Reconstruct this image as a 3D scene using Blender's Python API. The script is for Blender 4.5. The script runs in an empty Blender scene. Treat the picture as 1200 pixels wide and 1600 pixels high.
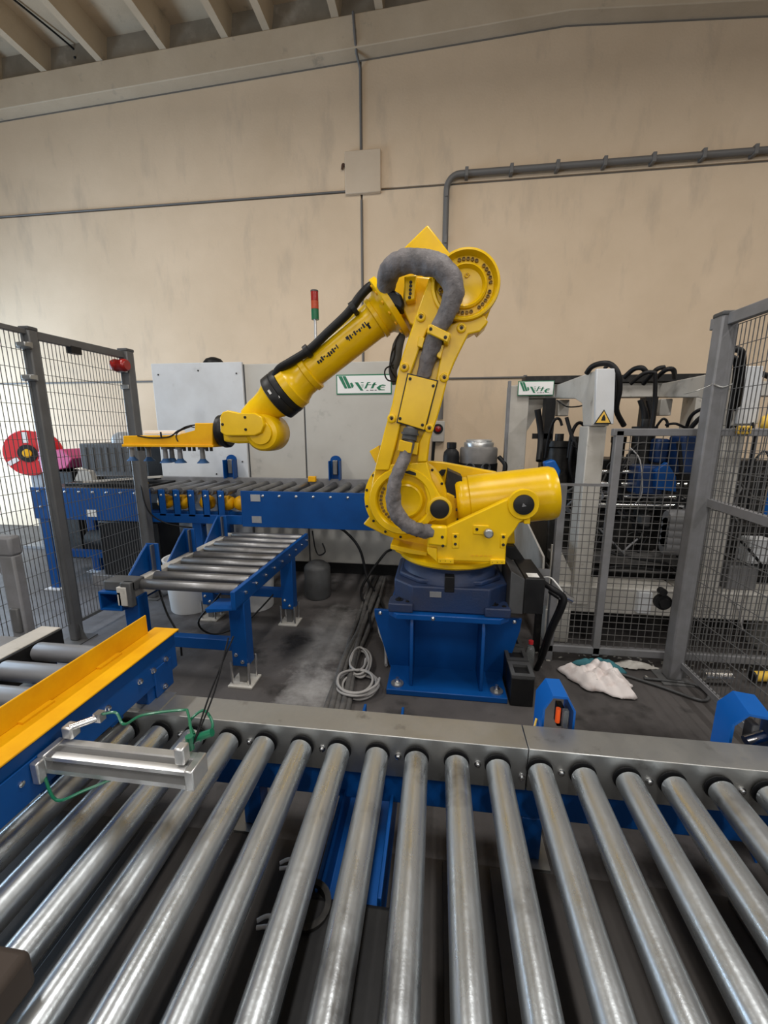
import bpy, math, random
from mathutils import Vector, Matrix
random.seed(7)
R = math.radians
scene = bpy.context.scene
COL = scene.collection

# ------------------------------------------------------------------ camera
cam_data = bpy.data.cameras.new('camera')
cam_data.sensor_fit = 'HORIZONTAL'
cam_data.sensor_width = 36.0
cam_data.lens = 36.0 * 640 / 1200
cam_data.clip_start = 0.05
cam = bpy.data.objects.new('camera', cam_data)
COL.objects.link(cam)
cam.location = (0, 0, 1.40)
cam.rotation_euler = (R(90 - 11.396), 0, R(7.332))
scene.camera = cam

# ------------------------------------------------------------------ light
vs = scene.view_settings
vs.view_transform = 'Standard'
vs.look = 'None'
vs.exposure = -0.22
vs.gamma = 1.0
vs.use_curve_mapping = False

world = bpy.data.worlds.new('world')
scene.world = world
world.use_nodes = True
bg = world.node_tree.nodes['Background']
bg.inputs[0].default_value = (0.62, 0.72, 0.9, 1)
bg.inputs[1].default_value = 0.6

def area(name, loc, target, sx, sy, power, col):
    l = bpy.data.lights.new(name, 'AREA')
    l.shape = 'RECTANGLE'; l.size = sx; l.size_y = sy
    l.energy = power; l.color = col
    o = bpy.data.objects.new(name, l); COL.objects.link(o)
    o.location = loc
    o.rotation_euler = (Vector(target) - Vector(loc)).to_track_quat('-Z', 'Y').to_euler()
    return o
# daylight entering by the windows of the wall behind the camera and by the gate on the left
area('daylight_rear_windows', (-1.0, -6.85, 3.0), (-1.0, 5, 3.4), 11.0, 2.2, 270, (1.0, 0.97, 0.93))
area('daylight_gate', (-6.85, 3.2, 1.3), (0, 3.9, 0.4), 3.4, 2.4, 270, (0.58, 0.78, 1.0))
LAMPS = [(-3.4, -2.2), (0.3, -2.2), (3.8, -2.2), (-3.4, 1.5), (0.3, 1.5), (3.8, 1.5)]
LAMP_POWER = 88

# ------------------------------------------------------------------ materials
MATS = {}
def mat(name, col, rough=0.5, metal=0.0, col2=None, scale=8.0, lo=0.35, hi=0.7, detail=5, bump=0.0, bscale=60,
        stretch=(1, 1, 1), coat=0.0, emit=None, rvar=0.0, trans=0.0, ior=1.45, rot=(0, 0, 0), col3=None, scale3=2.0, lo3=.55, hi3=.75, stretch3=None, rot3=(0, 0, 0)):
    m = bpy.data.materials.new(name); m.use_nodes = True
    nt = m.node_tree; N = nt.nodes; L = nt.links
    p = N['Principled BSDF']
    p.inputs['Base Color'].default_value = (*col, 1)
    p.inputs['Roughness'].default_value = rough
    p.inputs['Metallic'].default_value = metal
    p.inputs['IOR'].default_value = ior
    if coat: p.inputs['Coat Weight'].default_value = coat; p.inputs['Coat Roughness'].default_value = 0.15
    if trans: p.inputs['Transmission Weight'].default_value = trans
    if emit:
        p.inputs['Emission Color'].default_value = (*emit[:3], 1); p.inputs['Emission Strength'].default_value = emit[3]
    geo = None
    def coords(st, rt=(0, 0, 0)):
        g = N.new('ShaderNodeNewGeometry'); mp = N.new('ShaderNodeMapping')
        mp.inputs['Scale'].default_value = st; mp.inputs['Rotation'].default_value = rt
        L.new(g.outputs['Position'], mp.inputs['Vector'])
        return mp.outputs['Vector']
    def noise(sc, st, rt=(0, 0, 0), dt=detail):
        n = N.new('ShaderNodeTexNoise'); n.inputs['Scale'].default_value = sc; n.inputs['Detail'].default_value = dt
        n.inputs['Roughness'].default_value = 0.6
        L.new(coords(st, rt), n.inputs['Vector']); return n
    def ramp(n, a, b):
        r = N.new('ShaderNodeMapRange'); r.inputs['From Min'].default_value = a; r.inputs['From Max'].default_value = b
        L.new(n.outputs['Fac'], r.inputs['Value']); return r.outputs['Result']
    if col2:
        n = noise(scale, stretch, rot); f = ramp(n, lo, hi)
        mx = N.new('ShaderNodeMix'); mx.data_type = 'RGBA'
        mx.inputs['A'].default_value = (*col, 1); mx.inputs['B'].default_value = (*col2, 1)
        L.new(f, mx.inputs['Factor']); out = mx.outputs['Result']
        if col3:
            n3 = noise(scale3, stretch3 or (1, 1, 1), rot3); f3 = ramp(n3, lo3, hi3)
            m3 = N.new('ShaderNodeMix'); m3.data_type = 'RGBA'
            L.new(out, m3.inputs['A']); m3.inputs['B'].default_value = (*col3, 1); L.new(f3, m3.inputs['Factor']); out = m3.outputs['Result']
        L.new(out, p.inputs['Base Color'])
        if rvar:
            rr = N.new('ShaderNodeMapRange'); rr.inputs['To Min'].default_value = rough; rr.inputs['To Max'].default_value = rough + rvar
            L.new(f, rr.inputs['Value']); L.new(rr.outputs['Result'], p.inputs['Roughness'])
    if bump:
        nb = noise(bscale, (1, 1, 1)); bm = N.new('ShaderNodeBump'); bm.inputs['Strength'].default_value = bump
        bm.inputs['Distance'].default_value = 0.01
        L.new(nb.outputs['Fac'], bm.inputs['Height']); L.new(bm.outputs['Normal'], p.inputs['Normal'])
    MATS[name] = m
    return m

YEL = mat('yellow_paint', (0.82, 0.515, 0.004), 0.26, col2=(0.69, 0.41, 0.003), scale=5, lo=.42, hi=.75, ior=1.42)
YELO = mat('orange_yellow_paint', (0.80, 0.42, 0.004), 0.45, col2=(0.70, 0.33, 0.003), scale=9, ior=1.35)
BLU = mat('blue_paint', (0.002, 0.066, 0.262), 0.40, col2=(0.002, 0.050, 0.205), scale=5, ior=1.35)
BLUD = mat('dark_blue_casting', (0.012, 0.032, 0.095), 0.5, col2=(0.028, 0.036, 0.07), scale=7, bump=0.15, bscale=90)
BLUB = mat('bright_blue_paint', (0.003, 0.095, 0.38), 0.38, ior=1.38)
GALV = mat('galvanised_steel', (0.46, 0.475, 0.475), 0.34, 0.9, col2=(0.36, 0.35, 0.325), scale=5, rvar=0.22, col3=(0.20, 0.19, 0.175), scale3=8, lo3=.60, hi3=.74)
ROLL = mat('zinc_roller_tube', (0.70, 0.75, 0.79), 0.22, 0.92, col2=(0.47, 0.50, 0.52), scale=9, stretch=(2.4, 0.5, 2.4), rvar=0.20, col3=(0.11, 0.10, 0.095), scale3=3.0, lo3=.56, hi3=.74, bump=0.07, bscale=34)
PVC = mat('grey_roller_tube', (0.20, 0.205, 0.215), 0.38, col2=(0.14, 0.14, 0.15), scale=6, stretch=(0.6, 2, 2))
STEELR = mat('dull_steel_roller', (0.26, 0.26, 0.265), 0.34, 0.85, col2=(0.17, 0.165, 0.16), scale=6, rvar=0.2)
CHROME = mat('bright_steel', (0.7, 0.7, 0.7), 0.22, 1.0)
ALU = mat('aluminium_profile', (0.74, 0.74, 0.73), 0.33, 0.85, col2=(0.6, 0.6, 0.6), scale=12)
FENCE = mat('grey_fence_paint', (0.115, 0.115, 0.115), 0.45, col2=(0.09, 0.09, 0.09), scale=9)
FENCEL = mat('mid_grey_paint', (0.20, 0.20, 0.21), 0.5, col2=(0.15, 0.15, 0.15), scale=9)
WIRE = mat('fence_wire', (0.13, 0.13, 0.13), 0.45, 0.3)
WIREZ = mat('zinc_wire', (0.15, 0.145, 0.14), 0.5, 0.3)
BLACK = mat('black_rubber', (0.008, 0.008, 0.009), 0.5, ior=1.33)
BLACKP = mat('black_plastic', (0.008, 0.008, 0.009), 0.42, col2=(0.016, 0.016, 0.016), scale=10, ior=1.35)
DARK = mat('oily_dark_steel', (0.012, 0.0115, 0.011), 0.5, 0.3, col2=(0.055, 0.05, 0.045), scale=14, lo=.5, hi=.8)
DARKG = mat('dark_grey_plastic', (0.075, 0.077, 0.08), 0.6, col2=(0.05, 0.05, 0.05), scale=8)
SLEEVE = mat('grey_fabric_sleeve', (0.17, 0.155, 0.155), 0.62, col2=(0.07, 0.066, 0.066), scale=13, lo=.42, hi=.72, bump=0.7, bscale=38, stretch=(1.4, 1, .7))
CABW = mat('white_enclosure_paint', (0.62, 0.64, 0.66), 0.42, col2=(0.55, 0.56, 0.57), scale=4, col3=(0.38, 0.38, 0.38), scale3=5, lo3=.64, hi3=.8)
CABG = mat('light_grey_enclosure_paint', (0.50, 0.485, 0.445), 0.48, col2=(0.45, 0.43, 0.39), scale=3, col3=(0.30, 0.29, 0.27), scale3=6, lo3=.63, hi3=.8)
BEIGE = mat('grey_beige_machine_paint', (0.50, 0.48, 0.44), 0.5, col2=(0.40, 0.38, 0.34), scale=7, col3=(0.22, 0.2, 0.17), scale3=12, lo3=.62, hi3=.75)
WHITE = mat('white_paint', (0.80, 0.80, 0.79), 0.4)
SIGNG = mat('sign_green', (0.012, 0.17, 0.085), 0.5)
REDL = mat('red_lamp_plastic', (0.30, 0.012, 0.010), 0.25, coat=0.3)
ORGL = mat('orange_lamp_plastic', (0.42, 0.06, 0.02), 0.3)
GRNL = mat('green_lamp_plastic', (0.012, 0.12, 0.05), 0.3)
REDP = mat('red_paint', (0.62, 0.03, 0.035), 0.35)
PINK = mat('pink_plastic', (0.55, 0.06, 0.20), 0.4)
GRNH = mat('green_air_hose', (0.01, 0.14, 0.07), 0.3, coat=0.3)
CABLEG = mat('grey_cable', (0.33, 0.32, 0.31), 0.55)
CABLED = mat('dusty_cable', (0.10, 0.095, 0.09), 0.75, col2=(0.05, 0.05, 0.05), scale=20)
WALL = mat('beige_plaster', (0.72, 0.57, 0.41), 0.85, col2=(0.64, 0.50, 0.35), scale=1.6, lo=.3, hi=.75, bump=0.15, bscale=45, col3=(0.44, 0.36, 0.275), scale3=1.5, lo3=.56, hi3=.95, stretch3=(2.6, 1, .8), rot3=(0, R(38), 0))
WALLD = mat('grey_hall_wall', (0.20, 0.19, 0.18), 0.85, col2=(0.16, 0.15, 0.14), scale=2)
CONC = mat('painted_concrete', (0.60, 0.495, 0.365), 0.85, col2=(0.52, 0.42, 0.30), scale=2.2, bump=0.15, bscale=40, col3=(0.30, 0.26, 0.21), scale3=5, lo3=.62, hi3=.8)
JOINT = mat('joint_sealant', (0.17, 0.155, 0.135), 0.8)
CONDUIT = mat('grey_conduit', (0.14, 0.135, 0.13), 0.5)
FLOOR = mat('worn_concrete_floor', (0.088, 0.080, 0.078), 0.60, col2=(0.050, 0.046, 0.045), scale=2.6, lo=.35, hi=.7, rvar=-0.10, bump=0.12, bscale=70,
            col3=(0.016, 0.015, 0.014), scale3=3.8, lo3=.55, hi3=.70)
def floor_patches(m):
    # spilled pale dust, oily patches and a wide bluish-grey area at left, each with its own place and outline
    nt = m.node_tree; N = nt.nodes; L = nt.links; p = N['Principled BSDF']
    cur = p.inputs['Base Color'].links[0].from_socket
    geo = N.new('ShaderNodeNewGeometry')
    nz = N.new('ShaderNodeTexNoise'); nz.inputs['Scale'].default_value = 7.0; nz.inputs['Detail'].default_value = 8; nz.inputs['Roughness'].default_value = .7
    L.new(geo.outputs['Position'], nz.inputs['Vector'])
    for (c, sc_xy, colr, lo_, hi_) in (((-.72, 2.55), (2.6, 1.05), (.24, .235, .23), .34, .60), ((-.66, 1.95), (3.2, 2.2), (.30, .295, .29), .36, .56), ((-2.6, 2.2), (.55, .45), (.16, .165, .18), .28, .62),
                                       ((-.90, 2.42), (4.2, 2.4), (.009, .008, .008), .34, .52), ((-.30, 1.55), (2.2, 5.0), (.014, .013, .012), .42, .62), ((.95, 1.75), (1.5, 2.6), (.022, .019, .018), .35, .65)):
        mp = N.new('ShaderNodeMapping'); mp.vector_type = 'POINT'
        mp.inputs['Location'].default_value = (-c[0] * sc_xy[0], -c[1] * sc_xy[1], 0); mp.inputs['Scale'].default_value = (sc_xy[0], sc_xy[1], 0)
        L.new(geo.outputs['Position'], mp.inputs['Vector'])
        ln = N.new('ShaderNodeVectorMath'); ln.operation = 'LENGTH'; L.new(mp.outputs['Vector'], ln.inputs[0])
        fall = N.new('ShaderNodeMapRange'); fall.interpolation_type = 'SMOOTHSTEP'
        fall.inputs['From Min'].default_value = 0; fall.inputs['From Max'].default_value = 1; fall.inputs['To Min'].default_value = .26; fall.inputs['To Max'].default_value = -.45
        L.new(ln.outputs['Value'], fall.inputs['Value'])
        ad = N.new('ShaderNodeMath'); ad.operation = 'ADD'; L.new(nz.outputs['Fac'], ad.inputs[0]); L.new(fall.outputs['Result'], ad.inputs[1])
        mr = N.new('ShaderNodeMapRange'); mr.inputs['From Min'].default_value = lo_; mr.inputs['From Max'].default_value = hi_ + .2
        L.new(ad.outputs['Value'], mr.inputs['Value'])
        mx = N.new('ShaderNodeMix'); mx.data_type = 'RGBA'; L.new(mr.outputs['Result'], mx.inputs['Factor']); L.new(cur, mx.inputs['A']); mx.inputs['B'].default_value = (*colr, 1)
        cur = mx.outputs['Result']
    L.new(cur, p.inputs['Base Color'])
floor_patches(FLOOR)
DUST = mat('pale_dust', (0.19, 0.185, 0.18), 0.9, col2=(0.07, 0.068, 0.066), scale=8, lo=.4, hi=.62)
CLOTH = mat('white_rag', (0.82, 0.76, 0.74), 0.9, col2=(0.62, 0.50, 0.46), scale=14, lo=.5, hi=.75, col3=(0.09, 0.07, 0.06), scale3=26, lo3=.68, hi3=.74)
TEAL = mat('teal_rag', (0.045, 0.17, 0.20), 0.9)
CLEAR = mat('clear_plastic', (0.8, 0.85, 0.85), 0.1, trans=0.85)
AMBER = mat('amber_glow', (0.75, 0.10, 0.02), 0.25, emit=(1.0, 0.12, 0.02, 0.25))  # weak emission makes the amber lens glow although it is no lamp
PAPER = mat('paper_label', (0.70, 0.70, 0.68), 0.7)
WARN = mat('warning_yellow', (0.80, 0.50, 0.08), 0.5)
RUST = mat('rusty_brown', (0.10, 0.05, 0.028), 0.8, col2=(0.05, 0.03, 0.02), scale=15)
TUBEY = mat('yellow_tube', (0.72, 0.46, 0.06), 0.4)
LAMPM = mat('lamp_diffuser', (0.9, 0.9, 0.9), 0.4, emit=(1.0, 0.95, 0.88, 3.0))
GLASS = mat('window_glass', (0.75, 0.82, 0.9), 0.1, emit=(0.8, 0.9, 1.0, 1.2))

# ------------------------------------------------------------------ mesh builder
class MB:
    def __init__(s): s.v = []; s.f = []
    def add(s, vs_, fs):
        o = len(s.v); s.v += [Vector(v) for v in vs_]; s.f += [tuple(i + o for i in f) for f in fs]; return s
    def box(s, x0, x1, y0, y1, z0, z1):
        return s.add([(x, y, z) for x in (x0, x1) for y in (y0, y1) for z in (z0, z1)],
                     [(0, 1, 3, 2), (4, 6, 7, 5), (0, 4, 5, 1), (2, 3, 7, 6), (0, 2, 6, 4), (1, 5, 7, 3)])
    def obox(s, c, ax, ay, az):
        c, ax, ay, az = Vector(c), Vector(ax), Vector(ay), Vector(az)
        return s.add([c + ax * i + ay * j + az * k for i in (-1, 1) for j in (-1, 1) for k in (-1, 1)],
                     [(0, 1, 3, 2), (4, 6, 7, 5), (0, 4, 5, 1), (2, 3, 7, 6), (0, 2, 6, 4), (1, 5, 7, 3)])
    def bar(s, p0, p1, w, h, up=(0, 0, 1)):
        p0, p1 = Vector(p0), Vector(p1); d = p1 - p0; u = Vector(up); x = d.cross(u)
        if x.length < 1e-6: x = d.cross(Vector((1, 0, 0)))
        x.normalize(); y = x.cross(d).normalized()
        return s.obox((p0 + p1) / 2, d / 2, x * (w / 2), y * (h / 2))
    def prism(s, poly, plane, a, b):
        def P(u, w, t):
            return {'XZ': (u, t, w), 'YZ': (t, u, w), 'XY': (u, w, t)}[plane]
        n = len(poly)
        return s.add([P(u, w, a) for u, w in poly] + [P(u, w, b) for u, w in poly],
                     [tuple(range(n))[::-1], tuple(range(n, 2 * n))] + [(i, (i + 1) % n, (i + 1) % n + n, i + n) for i in range(n)])
    def lathe(s, o, d, prof, n=32):
        o = Vector(o); d = Vector(d).normalized()
        x = d.orthogonal().normalized(); y = d.cross(x)
        vs_, fs = [], []
        for t, r in prof:
            for k in range(n):
                a = 2 * math.pi * k / n
                vs_.append(o + d * t + (x * math.cos(a) + y * math.sin(a)) * max(r, 1e-4))
        m = len(prof)
        for i in range(m - 1):
            for k in range(n):
                k2 = (k + 1) % n
                fs.append((i * n + k, i * n + k2, (i + 1) * n + k2, (i + 1) * n + k))
        fs.append(tuple(range(n))[::-1]); fs.append(tuple(range((m - 1) * n, m * n)))
        return s.add(vs_, fs)
    def cyl(s, p0, p1, r0, r1=None, n=20):
        p0, p1 = Vector(p0), Vector(p1)
        return s.lathe(p0, p1 - p0, [(0, r0), ((p1 - p0).length, r0 if r1 is None else r1)], n)
    def tube(s, pts, r, n=10, sub=6, closed=False):
        P = [Vector(p) for p in pts]; m = len(P)
        Rr = list(r) if isinstance(r, (list, tuple)) else [r] * m
        Q, S = [], []
        segs = m if closed else m - 1
        for i in range(segs):
            if closed: a, b, c, d = P[(i - 1) % m], P[i], P[(i + 1) % m], P[(i + 2) % m]
            else: a, b, c, d = P[max(i - 1, 0)], P[i], P[i + 1], P[min(i + 2, m - 1)]
            for k in range(sub):
                t = k / sub
                Q.append(0.5 * ((2 * b) + (c - a) * t + (2 * a - 5 * b + 4 * c - d) * t * t + (3 * b - a - 3 * c + d) * t ** 3))
                S.append(Rr[i] * (1 - t) + Rr[(i + 1) % m] * t)
        if not closed: Q.append(P[-1]); S.append(Rr[-1])
        M = len(Q); vs_, fs = [], []
        T = []
        for i in range(M):
            if closed: t = Q[(i + 1) % M] - Q[(i - 1) % M]
            else: t = Q[min(i + 1, M - 1)] - Q[max(i - 1, 0)]
            T.append(t.normalized() if t.length > 1e-9 else Vector((0, 0, 1)))
        x = T[0].orthogonal().normalized()
        for i in range(M):
            x = (x - T[i] * x.dot(T[i]))
            x = x.normalized() if x.length > 1e-6 else T[i].orthogonal().normalized()
            y = T[i].cross(x)
            for k in range(n):
                a = 2 * math.pi * k / n
                vs_.append(Q[i] + (x * math.cos(a) + y * math.sin(a)) * S[i])
        for i in range(M if closed else M - 1):
            j = (i + 1) % M
            for k in range(n):
                k2 = (k + 1) % n
                fs.append((i * n + k, i * n + k2, j * n + k2, j * n + k))
        if not closed:
            fs.append(tuple(range(n))[::-1]); fs.append(tuple(range((M - 1) * n, M * n)))
        return s.add(vs_, fs)
    def ball(s, c, r, sc=(1, 1, 1), n=16):
        c = Vector(c); h = n // 2
        vs_, fs = [], []
        for i in range(1, h):
            t = math.pi * i / h
            for k in range(n):
                a = 2 * math.pi * k / n
                vs_.append(c + Vector((math.sin(t) * math.cos(a) * sc[0], math.sin(t) * math.sin(a) * sc[1], math.cos(t) * sc[2])) * r)
        top = len(vs_); vs_.append(c + Vector((0, 0, r * sc[2]))); vs_.append(c - Vector((0, 0, r * sc[2])))
        for i in range(h - 2):
            for k in range(n):
                k2 = (k + 1) % n
                fs.append((i * n + k, (i + 1) * n + k, (i + 1) * n + k2, i * n + k2))
        for k in range(n):
            k2 = (k + 1) % n
            fs.append((top, k, k2)); fs.append((top + 1, (h - 2) * n + k2, (h - 2) * n + k))
        return s.add(vs_, fs)
    def mesh(s, name, off=(0, 0, 0), smooth=True, angle=38):
        me = bpy.data.meshes.new(name); o = Vector(off)
        me.from_pydata([tuple(v - o) for v in s.v], [], s.f)
        import bmesh
        bm = bmesh.new(); bm.from_mesh(me); bmesh.ops.recalc_face_normals(bm, faces=bm.faces); bm.to_mesh(me); bm.free()
        if smooth:
            for p in me.polygons: p.use_smooth = True
            me.set_sharp_from_angle(angle=R(angle))
        me.update(); return me

ORG = {}
def tag(o, label=None, cat=None, group=None, kind=None):
    if label: o['label'] = label
    if cat: o['category'] = cat
    if group: o['group'] = group
    if kind: o['kind'] = kind
    return o
def thing(name, loc, label, cat, group=None, kind=None):
    o = bpy.data.objects.new(name, None); COL.objects.link(o); o.location = loc
    o.empty_display_size = 0.1
    ORG[o] = Vector(loc)
    return tag(o, label, cat, group, kind)
def bevel(o, w, seg=2):
    m = o.modifiers.new('bevel', 'BEVEL'); m.width = w; m.segments = seg; m.limit_method = 'ANGLE'; m.angle_limit = R(40)
    m.harden_normals = False
def part(name, mb, m, parent, bev=0, label=None, angle=38, kind=None):
    me = mb.mesh(name, ORG[parent], angle=angle); me.materials.append(m)
    o = bpy.data.objects.new(name, me); COL.objects.link(o); o.parent = parent
    ORG[o] = ORG[parent]
    if bev: bevel(o, bev)
    return tag(o, label, kind=kind)
def solo(name, mb, m, label, cat, group=None, bev=0, kind=None, angle=38):
    zs = [v.z for v in mb.v]; xs = [v.x for v in mb.v]; ys = [v.y for v in mb.v]
    loc = Vector(((min(xs) + max(xs)) / 2, (min(ys) + max(ys)) / 2, min(zs)))
    me = mb.mesh(name, loc, angle=angle); me.materials.append(m)
    o = bpy.data.objects.new(name, me); COL.objects.link(o); o.location = loc; ORG[o] = loc
    if bev: bevel(o, bev)
    return tag(o, label, cat, group, kind)
def shared(name, mb, m, angle=38):
    me = mb.mesh(name, angle=angle); me.materials.append(m); return me
def inst(name, me, parent, loc, rot=None, bev=0):
    o = bpy.data.objects.new(name, me); COL.objects.link(o); o.parent = parent
    o.location = Vector(loc) - ORG[parent]
    if rot: o.rotation_euler = rot
    ORG[o] = Vector(loc)
    if bev: bevel(o, bev)
    return o
def struct(name, mb, m, parent=None, bev=0, label=None):
    if parent: return part(name, mb, m, parent, bev)
    o = solo(name, mb, m, label, None, bev=bev, kind='structure'); return o
def lerp(a, b, t): return tuple(a[i] + (b[i] - a[i]) * t for i in range(len(a)))

BOLT_Y = shared('bolt', MB().lathe((0, 0, 0), (0, -1, 0), [(0, .011), (.002, .011), (.003, .008), (.009, .0075), (.0105, .005)], 10), CHROME)
BOLT_X = shared('bolt', MB().lathe((0, 0, 0), (1, 0, 0), [(0, .011), (.002, .011), (.003, .008), (.009, .0075), (.0105, .005)], 10), CHROME)
BOLT_Z = shared('bolt', MB().lathe((0, 0, 0), (0, 0, 1), [(0, .011), (.002, .011), (.003, .008), (.009, .0075), (.0105, .005)], 10), CHROME)
YBOLT = shared('bolt', MB().lathe((0, 0, 0), (0, -1, 0), [(0, .022), (.012, .021), (.015, .017), (.015, .012), (.008, .011), (.008, .006), (.013, .0055)], 16), YEL)
YSCREW = shared('screw', MB().lathe((0, 0, 0), (0, -1, 0), [(0, .0075), (.005, .007), (.006, .003)], 10), DARK)

GSCREW = shared('screw', MB().lathe((0, 0, 0), (0, -1, 0), [(0, .0085), (.010, .008), (.011, .005), (.006, .0045)], 10), mat('dark_yellow_screw', (.34, .20, .02), .5, col2=(.08, .05, .02), scale=60))  # yellow heads finely mottled with dark brown
# ================================================================== SETTING
WY = 5.2
struct('floor', MB().box(-7.2, 6.6, -7.2, WY + .3, -0.2, 0), FLOOR, label='dark stained concrete hall floor')
JZ, JX = 4.055, -0.925
wall = struct('wall_back', MB().box(-7.2, 6.6, WY + .025, WY + .4, 0, 6.2), JOINT, label='tall beige plastered concrete back wall')
g = .011
for (x0, x1, z0, z1) in ((-7.2, JX - g, 0, JZ - g), (JX + g, 6.6, 0, JZ - g), (-7.2, JX - g, JZ + g, 6.2), (JX + g, 6.6, JZ + g, 6.2)):
    part('panel', MB().box(x0, x1, WY, WY + .03, z0, z1), WALL, wall, bev=.006)
AX = 1.18
def beam_z(x): return 5.383 - (AX - x) * .0452 if x < AX else 5.383 - (x - AX) * .0606
bm_ = MB()
def sweep_xz(xs, zoff0, zoff1, y0, y1):
    mb = MB()
    vs_ = []
    for x in xs:
        z = beam_z(x)
        vs_ += [(x, y0, z + zoff0), (x, y1, z + zoff0), (x, y1, z + zoff1), (x, y0, z + zoff1)]
    fs = []
    for i in range(len(xs) - 1):
        a, b = i * 4, i * 4 + 4
        fs += [(a + k, a + (k + 1) % 4, b + (k + 1) % 4, b + k) for k in range(4)]
    n = len(vs_)
    fs += [(0, 1, 2, 3), (n - 4, n - 1, n - 2, n - 3)]
    return mb.add(vs_, fs)
BF = 5.04
tr = struct('trim_1', sweep_xz([-7.2, AX, 6.6], 0, .29, BF, WY + .02), CONC, bev=.008, label='sloping concrete gable beam along top of wall')
part('joint_line', sweep_xz([-7.2, AX, 6.6], -.012, .001, WY - .006, WY + .002), JOINT, tr)
part('joint_line', sweep_xz([-7.2, AX, 6.6], .288, .297, BF + .052, BF + .062), JOINT, tr)
ceil = struct('ceiling', sweep_xz([-7.2, AX, 6.6], .54, .70, -7.2, WY + .02), CONC, label='grey concrete roof deck on ribs')
ribx = [-6.35, -5.9, -5.2, -4.55, -3.84, -3.07, -2.35, -1.885, -1.14, -.68, .06, .52, 1.3, 1.76, 2.5, 2.96, 3.7, 4.16, 4.9, 5.36, 6.1]
for x in ribx:
    mb = MB(); zb = beam_z(x)
    mb.add([(x - .06, -7.2, zb + .29), (x + .02, -7.2, zb + .29), (x + .06, -7.2, zb + .56), (x - .10, -7.2, zb + .56),
            (x - .06, BF + .10, zb + .29), (x + .02, BF + .10, zb + .29), (x + .06, BF + .10, zb + .56), (x - .10, BF + .10, zb + .56)],
           [(0, 1, 2, 3), (4, 7, 6, 5), (0, 4, 5, 1), (1, 5, 6, 2), (2, 6, 7, 3), (3, 7, 4, 0)])
    part('rib', mb, CONC, ceil)
inf = sweep_xz([-7.2, AX, 6.6], .28, .56, BF + .06, WY + .02)
part('infill', inf, mat('stained_concrete', (.27, .235, .185), .9, col2=(.20, .17, .13), scale=3, col3=(.36, .32, .26), scale3=4), ceil)
solo('ceiling_cable', MB().tube([(-5.0, 2.0, beam_z(-5) + .53), (-4.6, 3.6, beam_z(-4.6) + .53), (-4.22, 5.05, beam_z(-4.22) + .50), (-4.20, 5.085, beam_z(-4.2) + .40)], .010, 8), BLACK, 'thin black cable along the concrete roof deck', 'cable')
# side and rear walls that close the hall (out of view)
struct('wall_right', MB().box(6.6, 6.8, -7.2, WY, 0, 6.2), WALLD, label='grey side wall on the right')
wl = struct('wall_left', MB().box(-7.4, -7.2, -7.2, 1.4, 0, 6.2).box(-7.4, -7.2, 5.0, WY, 0, 6.2).box(-7.4, -7.2, 1.4, 5.0, 3.4, 6.2), WALLD, label='grey side wall with an open gate on the left')
struct('wall_front', MB().box(-7.2, 6.6, -7.4, -7.2, 0, 1.9).box(-7.2, 6.6, -7.4, -7.2, 4.1, 6.2)
       .box(-7.2, -6.6, -7.4, -7.2, 1.9, 4.1).box(4.6, 6.6, -7.4, -7.2, 1.9, 4.1), WALLD, label='grey wall with a band of windows')
for i in range(5):
    x = -6.6 + i * 2.24
    w = struct('window_%d' % (i + 1), MB().box(x, x + 2.24, -7.35, -7.25, 1.9, 1.96).box(x, x + 2.24, -7.35, -7.25, 4.04, 4.1).box(x, x + .06, -7.35, -7.25, 1.9, 4.1)
               .box(x + 2.18, x + 2.24, -7.35, -7.25, 1.9, 4.1).box(x + 1.09, x + 1.15, -7.35, -7.25, 1.9, 4.1), FENCEL, label='steel framed hall window')
# lamps under the ceiling, out of view
for k, (lx, ly) in enumerate(LAMPS):
    t = thing('ceiling_lamp', (lx, ly, 5.0), 'long ceiling lamp ' + ('behind left', 'behind middle', 'behind right', 'over the left fence', 'over the robot', 'over the right press')[k] + ' under the roof ribs', 'lamp', 'ceiling lamps out of view')
    part('housing', MB().box(lx - .10, lx + .10, ly - .75, ly + .75, 5.0, 5.06), WHITE, t)
    part('stem', MB().cyl((lx, ly, 5.06), (lx, ly, beam_z(lx) + .55), .012), FENCEL, t)
    l = bpy.data.lights.new('lamp_light', 'AREA'); l.shape = 'RECTANGLE'; l.size = .18; l.size_y = 1.45; l.energy = LAMP_POWER; l.color = (1.0, .97, .93)
    lo = bpy.data.objects.new('lamp_light', l); COL.objects.link(lo); lo.parent = t; lo.location = (0, 0, -.01)

# wall fittings -------------------------------------------------------
def conduit(name, pts, r, clips, label, group=None):
    t = thing(name, pts[0], label, 'conduit', group)
    part('pipe', MB().tube(pts, r, 10, 1), CONDUIT, t, angle=60)
    for (x, y, z) in clips:
        part('clip', MB().box(x - .018, x + .018, y - r - .01, WY, z - r - .012, z + r + .012), CONDUIT, t, bev=.004)
    return t
cy = WY - .055
pts = [(0.03, cy, 1.52), (0.03, cy, 3.96)]
for a in range(0, 91, 15): pts.append((0.03 + .14 * (1 - math.cos(R(a))), cy, 3.98 + .14 * math.sin(R(a))))
pts += [(6.4, cy, 4.12)]
conduit('wall_conduit', pts, .032, [(.03, cy, 3.94), (.03, cy, 3.48), (.03, cy, 2.9), (.03, cy, 2.3)] + [(.24 + .47 * i, cy, 4.12) for i in range(12)],
        'thick grey conduit that turns off along upper right wall')
yy = WY - .012
conduit('thin_conduit', [(JX, yy, JZ - .1), (JX, yy, 0.3)], .012, [], 'thin grey vertical conduit below the square wall box')
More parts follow.
